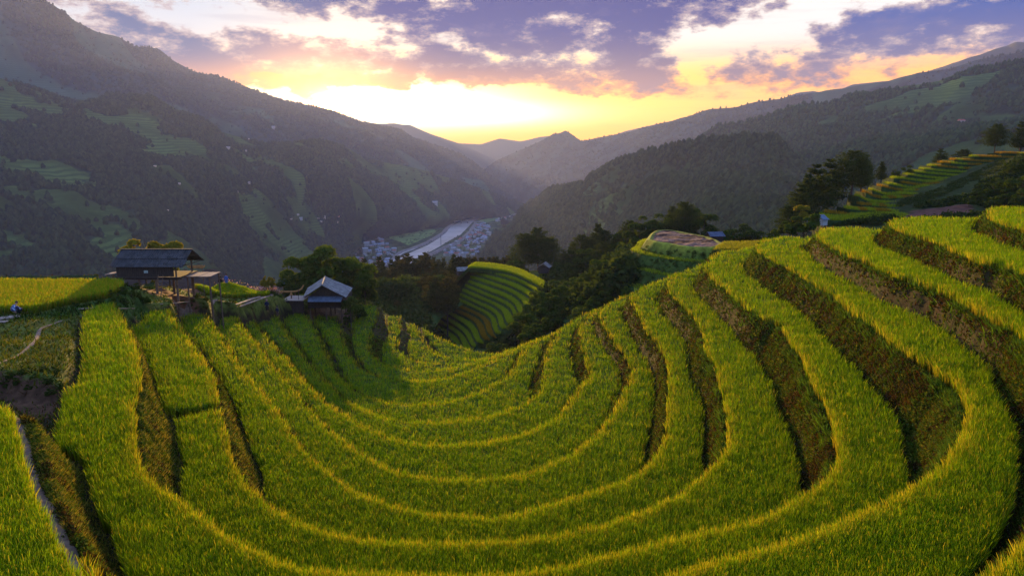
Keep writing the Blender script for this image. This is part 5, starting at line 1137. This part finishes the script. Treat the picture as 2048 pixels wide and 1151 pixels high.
# ------------------------------------------------------------------ the stilt hut with the dark corrugated roof
def hut1():
    gx_, gy_, g0 = -38.1, 74.7, ground1(-38.1, 74.7); h = empty('stilt_hut', (gx_, gy_, g0), 0, 'open stilt hut with dark blue corrugated roof on the left spur', 'hut')
    L, W = 7.6, 5.3; ze = -10.95 - g0; zr = -9.48 - g0; zf = -12.15 - g0; x0, x1 = -3.85, 3.75
    for s, nm in ((-1, 'roof'), (1, 'roof')):
        ym = s * W * .27; zm = zr - (zr - ze) * .53
        corr(nm, (x0, 0, zr + .05), (x1, 0, zr + .05), (x0, ym, zm + .05), (x1, ym, zm + .05), 30, .045, M_roof1, h)
        corr(nm, (x0 - .05, s * W * .25, zm + .02), (x1 + .05, s * W * .25, zm + .02), (x0 - .05, s * W / 2, ze), (x1 + .05, s * W / 2, ze), 30, .045, M_roof1, h)
    b = MB(); box(b, ((x0 + x1) / 2, 0, zr + .10), (L + .1, .3, .05)); fin('ridge_cap', b, M_roof1, h)
    b = MB()
    for x in (x0 + .15, -1.3, 1.3, x1 - .15):
        bar(b, (x, -W / 2 + .1, ze - .04), (x, 0, zr - .08), .05); bar(b, (x, W / 2 - .1, ze - .04), (x, 0, zr - .08), .05); bar(b, (x, -W / 2 + .5, ze + .05), (x, W / 2 - .5, ze + .05), .05)
    for y in (-W / 2 + .35, 0, W / 2 - .35): bar(b, (x0 + .1, y, ze + .1 if y else zr - .1), (x1 - .1, y, ze + .1 if y else zr - .1), .05)
    fin('rafter', b, M_dwood, h)
    b = MB(); box(b, (-.15, 0, zf), (6.7, 4.4, .14)); 
    for y in (-1.9, 0, 1.9): box(b, (-.15, y, zf - .16), (6.8, .14, .16))
    fin('floor', b, M_dwood, h)
    b = MB(); hh = ze - zf - .1; yw = -W / 2 + .62
    for k in range(30):                                          # board wall on the side facing the bowl
        x = -3.35 + k * .2; box(b, (x, yw + rnd.uniform(-.012, .012), zf + .1 + hh / 2), (.185, .045, hh + rnd.uniform(-.04, .04)))
    fin('wall', b, M_dwood, h)
    b = MB()
    for k in range(20): box(b, (-3.45, -1.95 + k * .2, zf + .1 + hh / 2), (.045, .185, hh))
    fin('wall', b, M_dwood, h)
    b = MB()
    for k in range(16): box(b, (-3.3 + k * .2, 1.98, zf + .1 + hh / 2), (.185, .045, hh))
    fin('wall', b, M_dwood, h)
    b = MB(); box(b, (-.35, yw - .04, zf + .62), (.42, .03, .28)); fin('notice_board', b, mat('pale_notice', (.42, .48, .44), .8, 6, .15), h)
    for x in (-3.3, -1.3, .55, 2.7):
        for y in (-1.85, 1.85):
            gg = ground1(gx_ + x, gy_ + y) - g0 - .3; b = MB(); bar(b, (x, y, gg), (x, y, zf), .14, 8, .12); bar(b, (x, y, zf), (x, y, ze + .1), .09, 7); fin('post', b, M_wood, h)
    l = empty('ladder', (gx_ + 1.35, gy_ - 2.9, ground1(gx_ + 1.35, gy_ - 2.9)), 0, 'wooden ladder leaning up to the floor of the stilt hut', 'ladder'); top = zf + g0 - l.location.z
    for x in (-.25, .25):
        b = MB(); bar(b, (x, -.35, -.05), (x, .45, top + .35), .045); fin('rail', b, M_wood, l)
    for k in range(7):
        b = MB(); t_ = (k + .7) / 7.6; bar(b, (-.27, -.35 + .8 * t_, (top + .35) * t_), (.27, -.35 + .8 * t_, (top + .35) * t_), .03); fin('rung', b, M_wood, l)
    # board platform with its own posts on the right
    q = aty(397, 553, 74); g1 = ground1(q[0], q[1]); p = empty('platform', (q[0], q[1], g1), 0, 'raised platform of pale boards on thin posts right of the stilt hut', 'platform'); zt = q[2] - g1
    b = MB()
    for k in range(9): box(b, (-1.3 + k * .31, 1.2, zt + .06 + rnd.uniform(-.02, .02)), (.27, 2.7, .05), ry=.03, rx=.02)
    fin('board', b, M_pale, p)
    b = MB(); bar(b, (-1.5, -.1, zt - .05), (1.4, -.1, zt - .02), .06); bar(b, (-1.5, 2.4, zt - .05), (1.4, 2.4, zt - .02), .06); fin('beam', b, M_wood, p)
    for x, y, lean in ((-1.2, 0, 0), (1.15, 0, .22), (.1, 2.35, .1), (1.2, 2.35, .1)):
        gg = ground1(q[0] + x + lean, q[1] + y) - g1 - .25; b = MB(); bar(b, (x + lean, y, gg), (x, y, zt), .08); fin('post', b, M_wood, p)
    q = aty(222, 547, 73); g1 = ground1(q[0], q[1]); p = empty('shelf', (q[0], q[1], g1), 0, 'small pale board shelf at the left end of the stilt hut', 'shelf'); b = MB(); box(b, (0, .4, q[2] - g1), (1.0, 1.4, .07), ry=-.12); fin('board', b, M_pale, p)
    for x, y in ((-.4, -.2), (-.4, 1.), (.42, -.2)):
        b = MB(); bar(b, (x, y, -.2), (x, y, q[2] - g1 - .03), .05); fin('post', b, M_wood, p)
    q = aty(392, 533, 82); g1 = gz(q[0], q[1]); s = empty('wooden_sign', (q[0], q[1], g1), .05, 'long orange board on thin posts right of the dark roof', 'sign'); b = MB(); H_ = q[2] - g1
    box(b, (0, 0, H_), (1.75, .08, .36)); bmesh.ops.bevel(b, geom=b.edges[:], offset=.03, segments=2, affect='EDGES'); bar(b, (-.9, 0, H_ - .05), (-1.02, 0, H_ + .16), .10, 8, .05); bar(b, (.9, 0, H_ - .05), (1.02, 0, H_ + .16), .10, 8, .05); fin('board', b, M_orange, s)
    for x in (-.7, .7):
        b = MB(); bar(b, (x, .07, -.3), (x, .07, H_ - .18), .04); fin('post', b, M_wood, s)
hut1()

# ------------------------------------------------------------------ the gabled hut at the head of the far strips
def hut2():
    y0, y1 = 101.5, 109.5; xr = -28.0; g0 = ground1(xr, 105.); h = empty('gabled_hut', (xr, 104.5, g0), 0, 'gabled hut on posts with grey sheet roof beside the large leafy tree', 'hut')
    zr = -18.1 - g0; ze = -19.95 - g0; zf = -21.6 - g0; ya, yb = y0 - 104.5, y1 - 104.5; sk = -1.6          # the ridge runs slightly left going back
    corr('roof', (0, ya, zr), (sk, yb, zr), (3.5, ya, ze), (3.5 + sk * .5, yb, ze), 26, .03, M_roof2, h); corr('roof', (0, ya, zr), (sk, yb, zr), (-2.9, ya, ze), (-2.9 + sk, yb, ze), 26, .03, M_roof2, h)
    b = MB(); bar(b, (0, ya, zr + .04), (sk, yb, zr + .04), .10, 6); fin('ridge_cap', b, M_roof2, h)
    b = MB()
    for y in (ya + .25, (ya + yb) / 2, yb - .25):
        f_ = (y - ya) / (yb - ya); bar(b, (sk * f_, y, zr - .1), (3.3 + sk * .5 * f_, y, ze - .05), .06); bar(b, (sk * f_, y, zr - .1), (-2.7 + sk * f_, y, ze - .05), .06)
    fin('rafter', b, M_dwood, h)
    b = MB(); v = [b.verts.new(p) for p in ((-2.2, ya + .9, ze), (2.7, ya + .9, ze), (0, ya + .9, zr - .2), (-2.2, ya + .98, ze), (2.7, ya + .98, ze), (0, ya + .98, zr - .2))]
    b.faces.new((v[0], v[1], v[2])); b.faces.new((v[5], v[4], v[3])); b.faces.new((v[0], v[3], v[4], v[1])); b.faces.new((v[1], v[4], v[5], v[2])); b.faces.new((v[2], v[5], v[3], v[0])); fin('gable', b, M_dwood, h)
    corr('awning', (-2.3, ya + .8, ze + .02), (2.9, ya + .8, ze + .02), (-2.1, ya - .5, ze - .55), (2.8, ya - .5, ze - .55), 24, .025, M_blue, h, 3)
    b = MB(); hh = ze - zf
    for k in range(24): box(b, (-2.2 + k * .21, ya + .95, zf + hh / 2), (.19, .05, hh - .05 + rnd.uniform(-.03, .03)))
    fin('wall', b, M_dwood, h)
    for x in (-2.35, 2.75):
        b = MB()
        for k in range(28): box(b, (x, ya + 1.1 + k * .21, zf + hh / 2), (.05, .19, hh - .05))
        fin('wall', b, M_dwood, h)
    b = MB(); box(b, (.2, ya + 3.6, zf), (5.3, 5.8, .15)); fin('floor', b, M_dwood, h)
    for x in (-2.2, .2, 2.5):
        for y in (ya + 1., ya + 3.6, ya + 6.2):
            gg = ground1(xr + x, 104.5 + y) - g0 - .3; b = MB(); bar(b, (x, y, gg), (x, y, zf), .11, 8); fin('post', b, M_wood, h)
    # deck on the left
    q = aty(584, 600, 102.0); g1 = ground1(q[0], q[1]); d = empty('deck', (q[0], q[1], g1), 0, 'pale board deck on dark posts left of the gabled hut', 'deck'); zt = q[2] - g1; b = MB()
    for k in range(11): box(b, (-1.4 + k * .29 + .12, 1.6, zt + rnd.uniform(-.012, .012)), (.27, 3.9, .06))
    fin('board', b, M_pale, d); b = MB(); box(b, (.1, -.2, zt - .18), (3.1, .12, .28)); box(b, (.1, 3.3, zt - .18), (3.1, .12, .28)); fin('beam', b, M_dwood, d)
    for x in (-1.3, .1, 1.5):
        for y in (-.1, 3.2): b = MB(); bar(b, (x, y, -.5), (x, y, zt - .1), .09); fin('post', b, M_dwood, d)
    b = MB()
    for k in range(13): box(b, (-1.3 + k * .24, .15, zt * .5 - .1), (.22, .05, zt * .9))
    fin('wall', b, M_dwood, d)
    s = empty('stool', (q[0] - .45, q[1] + 1.2, g1 + zt + .03), 0, 'small dark wooden post stool standing on the pale deck', 'stool'); b = MB(); bar(b, (0, 0, 0), (0, 0, .55), .10, 8); fin('leg', b, M_wood, s); b = MB(); bar(b, (0, 0, .55), (0, 0, .65), .24, 10); bar(b, (0, 0, .65), (0, 0, .95), .13, 8, .1); fin('seat', b, M_orange, s)
    s = empty('pole', (q[0] + .95, q[1] + .2, g1 + zt + .03), 0, 'thin dark pole standing on the pale deck', 'pole'); s2 = MB(); bar(s2, (0, 0, 0), (0, 0, 1.9), .035); o = fin('shaft', s2, M_dwood, s)
    # long curved rail of orange wood behind the deck
    P = [(548, 588), (556, 585), (566, 584), (578, 584), (590, 583.5), (597, 582), (603, 578), (607, 571)]; r = empty('curved_rail', tuple(aty(578, 586, 107)), 0, 'long curved orange timber rail behind the deck of the gabled hut', 'rail'); b = MB(); c0 = aty(578, 586, 107)
    Q = [Vector(aty(a, b_ - 1, 107) - c0) for a, b_ in P]
    for k, (a, c) in enumerate(zip(Q, Q[1:])): bar(b, a, c, .19 - .012 * k, 8, .178 - .012 * k)
    fin('beam', b, M_orange, r)
    for k in (1, 4):
        b = MB(); bar(b, Q[k], Q[k] - Vector((0, 0, 1.6)), .07); fin('support', b, M_wood, r)
hut2()

# ------------------------------------------------------------------ small sheds and far houses
def shed(px, py, D, w, d, hgt, roof_m, wall_m, label, rz=0.0, posts=False):
    q = aty(px, py, D); b0 = gz(q[0], q[1]); h = empty('shed', (q[0], q[1], b0), rz, label, 'shed'); base = max(.3, q[2] - b0 - hgt)
    b = MB(); box(b, (0, 0, base + hgt * .3), (w * .8, d * .8, hgt * .6)); fin('wall', b, wall_m, h)
    for x in (-.36, .36):
        for y in (-.36, .36): b = MB(); bar(b, (x * w, y * d, -.3), (x * w, y * d, base + hgt * .6), .07); fin('post', b, M_wood, h)
    for s in (-1, 1): corr('roof', (-w / 2, 0, base + hgt), (w / 2, 0, base + hgt), (-w / 2, s * d / 2, base + hgt * .55), (w / 2, s * d / 2, base + hgt * .55), 12, .03, roof_m, h, 3)
    return h
M_roof1b = mat('dull_blue_roof', (.07, .09, .14), .6, 2, .3)
shed(925, 553, 196, 3.6, 3.0, 2.2, M_roof2, M_dwood, 'small grey shed half hidden in bushes left of the striped knoll', .3)
shed(1089, 540, 197, 3.6, 3.6, 3.0, M_roof2, M_dwood, 'little grey roofed hut on the saddle right of the striped knoll', 1.3)
shed(1430, 463, 136, 3.2, 2.8, 1.8, M_roof1b, M_dwood, 'blue roofed shed among trees right of the round ploughed field', .2)
M_white = mat('white_wall', (.44, .42, .40), .9, .4, .12)
shed(1642, 429, 108, 1.6, 2.0, 1.6, M_blue, M_white, 'tiny white shed with blue roof at the foot of the stepped terraces', .6)
M_red = mat('red_roof', (.36, .10, .07), .85, .3, .25); M_grey = mat('blue_grey_roof', (.24, .28, .38), .6, .3, .25); M_pink = mat('pink_wall', (.50, .33, .28), .9, .4, .12); M_lroof = mat('pale_roof', (.36, .36, .40), .7, .3, .2)
def house_mesh(seed, rm, wm, storeys):
    r = random.Random(seed); w, d, h = r.uniform(9, 15), r.uniform(7, 10), 3.4 * storeys; bm = bmesh.new(); box(bm, (0, 0, h / 2 - 1), (w, d, h + 2)); n0 = len(bm.faces)
    v = [bm.verts.new(p) for p in ((-w / 2 - .6, -d / 2 - .6, h), (w / 2 + .6, -d / 2 - .6, h), (w / 2 + .6, d / 2 + .6, h), (-w / 2 - .6, d / 2 + .6, h), (-w / 2 - .6, 0, h + 2.4), (w / 2 + .6, 0, h + 2.4))]
    for f in ((v[0], v[1], v[5], v[4]), (v[2], v[3], v[4], v[5]), (v[0], v[4], v[3]), (v[1], v[2], v[5]), (v[3], v[2], v[1], v[0])): bm.faces.new(f).material_index = 1
    for s_ in range(storeys):
        for k in range(4):
            for y in (-d / 2 - .04, d / 2 + .04):
                vs = box(bm, (-w / 2 + (k + .5) * w / 4, y, 1.7 + s_ * 3.4), (1.3, .08, 1.5))
                for f in set(f for v_ in vs for f in v_.link_faces): f.material_index = 2
    me = bpy.data.meshes.new('house'); bm.to_mesh(me); bm.free()
    for m in (wm, rm, M_win): me.materials.append(m)
    return me
M_win = mat('dark_window', (.05, .055, .07), .3, 1, .2)
HM = {'blue grey roof': [house_mesh(1, M_grey, M_white, 2), house_mesh(2, M_grey, M_pink, 1), house_mesh(3, M_grey, M_white, 1)], 'red roof': [house_mesh(4, M_red, M_white, 2), house_mesh(5, M_red, M_pink, 1)], 'pale flat looking roof': [house_mesh(6, M_lroof, M_white, 3), house_mesh(7, M_lroof, M_white, 1)]}
def house(x, y, z, key, label, group, rz, sc=1.0):
    o = bpy.data.objects.new('house', rnd.choice(HM[key])); COL.objects.link(o); o.location = (x, y, z); o.rotation_euler = (0, 0, rz); o.scale = (sc, sc, sc); return tag(o, label, 'house', group)
def town(poly, n, group, where, rz0, mind=13, pal=(.5, .3, .2)):
    Q = onzs(poly, ZV); mn, mx = Q.min(0), Q.max(0); pts = []; k = 0
    while len(pts) < n and k < 6000:
        k += 1; p = np.array([rnd.uniform(mn[0], mx[0]), rnd.uniform(mn[1], mx[1])])
        if inpoly(p[None], Q)[0] and all(np.hypot(*(p - q)) > mind for q in pts): pts.append(p)
    for p in pts:
        key = rnd.choices(list(HM), pal)[0]; house(p[0], p[1], ZV - .5, key, 'small house with %s %s' % (key, where), group + ', ' + key, rz0 + rnd.choice((0, 0, pi / 2)) + rnd.uniform(-.15, .15), rnd.uniform(.85, 1.2))
town([(690, 515), (720, 498), (745, 478), (757, 472), (775, 484), (790, 505), (783, 522), (775, 535), (700, 530)], 62, 'houses of the town left of the river', 'in the town left of the river', .5)
town([(748, 474), (770, 465), (800, 457), (830, 449), (850, 445), (845, 448), (800, 461), (765, 471)], 34, 'houses in the row along the valley road', 'in the row along the valley road', .35, 14)
town([(872, 508), (905, 490), (930, 474), (945, 462), (955, 449), (972, 446), (985, 452), (978, 470), (962, 492), (955, 512), (900, 520)], 78, 'houses of the town right of the river', 'in the town right of the river', .6, 13)
town([(985, 440), (1020, 433), (1030, 436), (1000, 445)], 8, 'houses beyond the bridge', 'beyond the bridge at the river bend', .2, 16)
town([(850, 446), (895, 443), (900, 445), (860, 449)], 8, 'houses by the bridge', 'at the left end of the bridge', .2, 18)
for k, (px, py, lab, key, sc) in enumerate([(1922, 249, 'lone house with red roof high on the right green slope', 'red roof', 1.3), (472, 386, 'white house alone on the ridge field of the left slope', 'pale flat looking roof', 1.1), (310, 333, 'small white house on the bright field of the left slope', 'pale flat looking roof', .6), (496, 279, 'pale house highest on the wooded ridge left of the sun', 'pale flat looking roof', 1.2), (456, 301, 'pale house, left one of the pair below the wooded ridge', 'pale flat looking roof', 1.1), (490, 303, 'pale house, right one of the pair below the wooded ridge', 'pale flat looking roof', 1.1), (547, 258, 'tiny pale house on the orange mountain side below the sun', 'pale flat looking roof', 1.3), (870, 411, 'long white building on the slope above the bridge', 'pale flat looking roof', 2.0), (333, 427, 'white house low in the dark left slope', 'pale flat looking roof', .8), (497, 369, 'small pale house at the end of the ridge field', 'pale flat looking roof', .8), (358, 368, 'tiny pale house under the bright field of the left slope', 'pale flat looking roof', .7)]):
    p = hit(px, py)
    if p is not None: house(p.x, p.y, p.z, key, lab, None, .2, sc * .7)
def slope_houses(lst, n, label, group):
    for _ in range(n):
        px, py = rnd.choice(lst); p = hit(px + rnd.uniform(-22, 22), py + rnd.uniform(-7, 7))
        if p is not None: house(p.x, p.y, p.z, rnd.choice(list(HM)), label, group, rnd.uniform(0, 1), .6)
slope_houses([(560, 428), (590, 434), (640, 436), (660, 440)], 8, 'small house in the hamlet on the lower left slope', 'houses of the hamlet on the lower left slope')

# bridge, pylon
br = empty('bridge', tuple(onz(937, 446.5, ZV)), 0, 'low road bridge on piers across the river', 'bridge'); a, c = Vector(onz(903, 446, ZV)) - br.location, Vector(onz(968, 447.5, ZV)) - br.location; d = c - a; ang = atan2(d.y, d.x)
b = MB(); box(b, (a + c) / 2 + Vector((0, 0, 8)), (d.length, 9, 1.6), ang); fin('deck', b, M_bank, br)
b = MB()
for s in (-4.3, 4.3): box(b, (a + c) / 2 + Vector((-sin(ang) * s, cos(ang) * s, 9.4)), (d.length, .4, 1.2), ang)
fin('railing', b, M_white, br)
for k in range(5): b = MB(); p = a + d * (k + .5) / 5; box(b, p + Vector((0, 0, 2.8)), (3, 7, 10), ang); fin('pier', b, M_bank, br)
p0 = onz(882, 493, ZV); py_ = empty('pylon', tuple(p0), 0, 'tall thin mast standing in front of the river', 'mast'); b = MB(); H_ = 38; M_steel = mat('steel', (.10, .10, .11), .6, 1, .1)
for i in range(4):
    a = pi / 4 + i * pi / 2; bar(b, (cos(a) * 1.6, sin(a) * 1.6, 0), (cos(a) * .3, sin(a) * .3, H_), .28, 4)
    a2 = a + pi / 2
    for k in range(9): f0, f1 = k / 9, (k + 1) / 9; r0, r1 = 1.6 - 1.3 * f0, 1.6 - 1.3 * f1; bar(b, (cos(a) * r0, sin(a) * r0, H_ * f0), (cos(a2) * r1, sin(a2) * r1, H_ * f1), .13, 4)
fin('tower', b, M_steel, py_); b = MB(); bar(b, (-3, 0, H_ - 3), (3, 0, H_ - 3), .25, 4); bar(b, (-2.2, 0, H_ - 7), (2.2, 0, H_ - 7), .25, 4); fin('cross_arm', b, M_steel, py_)
# road cut on the pine hill
def hillroad(P, w):
    Q = [hit(*p) for p in P]; Q = [q for q in Q if q is not None]
    if len(Q) < 2: return
    b = bmesh.new(); rows = []
    for i, q in enumerate(Q):
        rows.append((b.verts.new(q + Vector((0, -w / 2, .6 - w * .1))), b.verts.new(q + Vector((0, w / 2, .8 + w * .1)))))
    for r0, r1 in zip(rows, rows[1:]): b.faces.new((r0[0], r1[0], r1[1], r0[1]))
    tag(fin('road', b, M_road), kind='structure')
hillroad([(1518, 408), (1526, 405), (1536, 403.5), (1545, 402), (1551, 400)], 4)
#hillroad([(1830, 427.5), (1850, 427), (1875, 425.5), (1900, 424)], .06)

# ------------------------------------------------------------------ planks and people
def plank(P, w, label, th=.07):
    A = [Vector(ong(x, y, 20)) for x, y in P]; c = sum(A, Vector()) / len(A); o = empty('plank', tuple(c), 0, label, 'plank'); b = MB()
    for p, q in zip(A, A[1:]):
        d = q - p; M = Matrix.Translation((p + q) / 2 - c + Vector((0, 0, .10))) @ d.to_track_quat('X', 'Z').to_matrix().to_4x4() @ Matrix.Diagonal((d.length, w, th, 1)); bmesh.ops.create_cube(b, size=1.0, matrix=M)
    fin('board', b, M_pale, o)
plank([(480, 617), (531, 595)], .32, 'longer pale plank lying nearest along the path to the standing people', .12)
plank([(472, 611), (520, 594)], .2, 'thin pale plank lying behind the longer one by the path', .1)
plank([(158, 620), (196, 618)], .18, 'short pale plank above the far end of the widest rice strip')
plank([(230, 619), (268, 619)], .16, 'grey plank at the gap between the two leftmost rice strips')
plank([(322, 611), (378, 606)], .18, 'pale plank below the bare earth under the stilt hut')
plank([(-12, 641), (38, 634)], .9, 'wide pale board under the crouching person', .1)
plank([(-30, 648), (16, 645)], .5, 'second pale board at the left edge in front of the crouching person')
plank([(44, 628), (64, 625)], .3, 'short pale board right behind the crouching person')
M_skin = mat('skin', (.34, .20, .13), .7, 8, .1); M_hair = mat('hair', (.02, .016, .014), .7, 8, .2)
def skin(name, verts, edges, radii, m, parent, sub=2, loc=None):
    me = bpy.data.meshes.new(name); me.from_pydata(verts, edges, []); me.materials.append(m); o = bpy.data.objects.new(name, me); COL.objects.link(o); o.parent = parent
    md = o.modifiers.new('Skin', 'SKIN'); md.use_smooth_shade = True
    for v, r in zip(me.skin_vertices[0].data, radii): v.radius = (r, r) if not isinstance(r, tuple) else r
    me.skin_vertices[0].data[0].use_root = True; s = o.modifiers.new('Sub', 'SUBSURF'); s.levels = sub; s.render_levels = sub; return o
def lathe(name, prof, m, parent, n=16, sx=1.0, sy=1.0, wob=0.0, loc=(0, 0, 0)):
    V = []; 
    for z, r in prof:
        for i in range(n): a = 2 * pi * i / n; k = 1 + wob * sin(a * 5 + z * 3); V.append((cos(a) * r * sx * k, sin(a) * r * sy * k, z))
    F_ = []
    for j in range(len(prof) - 1):
        for i in range(n): F_.append([j * n + i, j * n + (i + 1) % n, (j + 1) * n + (i + 1) % n, (j + 1) * n + i])
    o = mesh_np(name, V, [np.array(F_), np.array([list(range(n))[::-1]]) , np.array([list(range((len(prof) - 1) * n, len(prof) * n))])], [m], smooth=True, parent=parent); o.location = loc; return o
def standing(px, py, D, rz, cloth, top, scarf, label, armpose=0, skirt=True):
    q = aty(px, py, D); z0 = gz(q[0], q[1]); p = empty('person', (q[0], q[1], z0), rz, label, 'person')
    sgn = 1; V = [(0, 0, .95), (0, 0, 1.12), (0, .01, 1.30), (0, .01, 1.43), (0, -.01, 1.50), (0, -.02, 1.60), (0, -.02, 1.69),
         (.17, 0, 1.40), (.24, -.02, 1.14), (.22, -.14 if armpose else -.04, .93), (.21, -.20 if armpose else -.05, .85),
         (-.17, 0, 1.40), (-.25, -.02, 1.14), (-.23, -.16 if armpose else -.03, .94), (-.21, -.24 if armpose else -.05, .86),
         (.09, 0, .88), (.10, -.02, .50), (.10, .02, .10), (.10, -.10, .04), (-.09, 0, .88), (-.11, .02, .50), (-.11, .05, .10), (-.11, -.07, .04)]
    E_ = [(0, 1), (1, 2), (2, 3), (3, 4), (4, 5), (5, 6), (2, 7), (7, 8), (8, 9), (9, 10), (2, 11), (11, 12), (12, 13), (13, 14), (0, 15), (15, 16), (16, 17), (17, 18), (0, 19), (19, 20), (20, 21), (21, 22)]
    R = [(.15, .11), (.13, .10), (.16, .11), .09, .055, (.085, .10), (.075, .09), .055, .043, .034, .036, .055, .043, .034, .036, .09, .06, .045, .04, .09, .06, .045, .04]
    skin('body', V, E_, R, M_skin, p)
    lathe('jacket', [(.86, .23), (.95, .20), (1.1, .19), (1.3, .215), (1.41, .17), (1.47, .08)], top, p, sy=.72)
    for s in (1, -1): skin('sleeve', [(s * .14, 0, 1.40), (s * .25, -.02, 1.14), (s * .225, V[9][1], .95)], [(0, 1), (1, 2)], [.085, .068, .060], top, p, 1)
    lathe('skirt' if skirt else 'trousers', [(.30 if skirt else .12, .27 if skirt else .17), (.5, .25 if skirt else .17), (.8, .21), (.98, .19)], cloth, p, sy=.78, wob=.04)
    lathe('headscarf' if scarf is not M_hair else 'hair', [(1.54, .085), (1.60, .118), (1.68, .125), (1.76, .10), (1.80, .03)], scarf, p, sy=1.08, loc=(0, .02, 0))
    b = MB(); bmesh.ops.create_cone(b, cap_ends=True, segments=6, radius1=.018, radius2=.006, depth=.04, matrix=Matrix.Translation((0, -.125, 1.62)) @ Matrix.Rotation(pi / 2, 4, 'X')); fin('nose', b, M_skin, p)
    return p
cl = lambda n, c: mat(n, c, .85, 14, .5)
c_navy = cl('navy_cloth', (.015, .02, .05)); c_black = cl('black_cloth', (.012, .012, .016)); c_pink = cl('pink_cloth', (.42, .16, .17)); c_blue = cl('blue_cloth', (.05, .12, .38)); c_white = cl('pale_cloth', (.45, .5, .62)); c_brown = cl('brown_cloth', (.13, .07, .05))
standing(533, 599, 94, .4, c_black, c_navy, c_pink, 'person in a dark skirt and pink headscarf walking on the path', 1)
standing(553, 596, 96, -.5, c_brown, c_navy, M_hair, 'person in dark clothes standing on the path beside the deck', 0, False)
standing(441, 562, 93.5, .1, c_navy, c_black, M_hair, 'person in dark clothes standing in the flowers, left one of two', 0, False)
standing(453, 563, 93.5, -.2, c_blue, c_blue, M_hair, 'person in blue standing in the flowers, right one of two', 1, False)
def crouching():
    q = ong(33, 631, 40); p = empty('person', tuple(q), 2.6, 'person in a blue and white jacket crouching on a board at the left edge', 'person'); p.scale = (1.12, 1.12, 1.12)
    V = [(0, .10, .26), (0, .12, .45), (0, .04, .66), (0, -.03, .76), (0, -.07, .82), (0, -.11, .90), (0, -.12, .98), (.18, .02, .70), (.27, -.14, .50), (.16, -.34, .46), (.10, -.40, .44), (-.18, .02, .70), (-.27, -.14, .50), (-.16, -.34, .46), (-.10, -.40, .44),
         (.12, .04, .24), (.20, -.30, .46), (.17, -.12, .08), (.17, -.26, .05), (-.12, .04, .24), (-.20, -.30, .46), (-.17, -.12, .08), (-.17, -.26, .05)]
    E_ = [(0, 1), (1, 2), (2, 3), (3, 4), (4, 5), (5, 6), (2, 7), (7, 8), (8, 9), (9, 10), (2, 11), (11, 12), (12, 13), (13, 14), (0, 15), (15, 16), (16, 17), (17, 18), (0, 19), (19, 20), (20, 21), (21, 22)]
    R = [(.17, .15), (.16, .13), (.17, .12), .09, .055, (.085, .1), (.075, .09), .06, .045, .036, .036, .06, .045, .036, .036, .11, .075, .055, .045, .11, .075, .055, .045]
    skin('body', V, E_, R, M_skin, p)
    m = bpy.data.materials.new('patterned_cloth'); m.use_nodes = True; t = NT(m.node_tree); tc = t.new('ShaderNodeTexCoord'); n = t.noise(tc.outputs['Object'], 9, 3, .6); t.l.new(t.mix(t.ss(n, .50, .58), (.012, .025, .10), (.38, .48, .68)), t.n['Principled BSDF'].inputs['Base Color'])
    skin('jacket', [(0, .12, .30), (0, .13, .48), (0, .05, .68), (0, -.01, .76)], [(0, 1), (1, 2), (2, 3)], [(.25, .21), (.24, .20), (.24, .17), (.10, .09)], m, p)
    for s in (1, -1):
        skin('sleeve', [(s * .16, .02, .70), (s * .28, -.13, .50), (s * .18, -.31, .46)], [(0, 1), (1, 2)], [.10, .085, .07], m, p, 1); skin('trouser_leg', [(s * .13, .06, .22), (s * .21, -.30, .47), (s * .17, -.13, .10)], [(0, 1), (1, 2)], [.15, .115, .09], c_black, p, 1)
    skin('hair', [(0, -.09, .90), (0, -.11, .99), (0, -.10, 1.03)], [(0, 1), (1, 2)], [(.11, .12), (.115, .125), (.06, .07)], M_hair, p, 1)
crouching()

# ------------------------------------------------------------------ pink flowers and tall yellow stalks
def flowers():
    n = 5200; px = RNG.uniform(415, 562, n); P = []
    Q = np.array([ong(a, b, 70)[:2] for a, b in [(425, 560), (470, 556), (505, 555), (540, 560), (562, 570), (556, 580), (530, 578), (505, 570), (470, 566), (425, 566)]]); mn, mx = Q.min(0), Q.max(0)
    X = RNG.uniform(mn, mx, (n * 4, 2)); X = X[inpoly(X, Q)][:n]; x, y = X.T; z = ground(x, y); m = len(x)
    V1, f1, C1 = blades('s', x, y, z, RNG.uniform(.5, 1.3, m), .05, np.tile((.04, .08, .015), (m, 1)), np.tile((.09, .13, .03), (m, 1)), M_weed, .3, two=False)
    top = V1.reshape(m, 3, 3)[:, 2]; k = RNG.random(m) < .8; t_ = top[k]; b = RNG.random((len(t_), 1)); col = np.where(b < .6, np.array((.52, .26, .34)), np.where(b < .85, np.array((.62, .48, .5)), np.array((.45, .33, .06)))) * RNG.uniform(.6, 1.2, (len(t_), 1))
    V2, f2, C2 = leaves(t_, np.tile((0, 0, 1.), (len(t_), 1)), .075, col, 5, 1.0)
    fl = mesh_np('flowers', np.vstack([V1, V2]), [f1, f2 + len(V1)], [M_weed], np.vstack([C1, C2])); tag(fl, 'patch of pink flowers on the crest between the two huts', 'flowers', kind='stuff')
flowers()
for k, (x, y) in enumerate([(526, 554), (531, 551), (536, 553), (541, 554), (545, 558), (528, 560)]):
    q = ong(x, 574, 70); tree(x, y, q[1], 1.7, 'gold', 'tall yellow stalk plant at the right end of the pink flowers', 'plant', 'yellow stalks beside the pink flowers', .6, 'tall_plant')
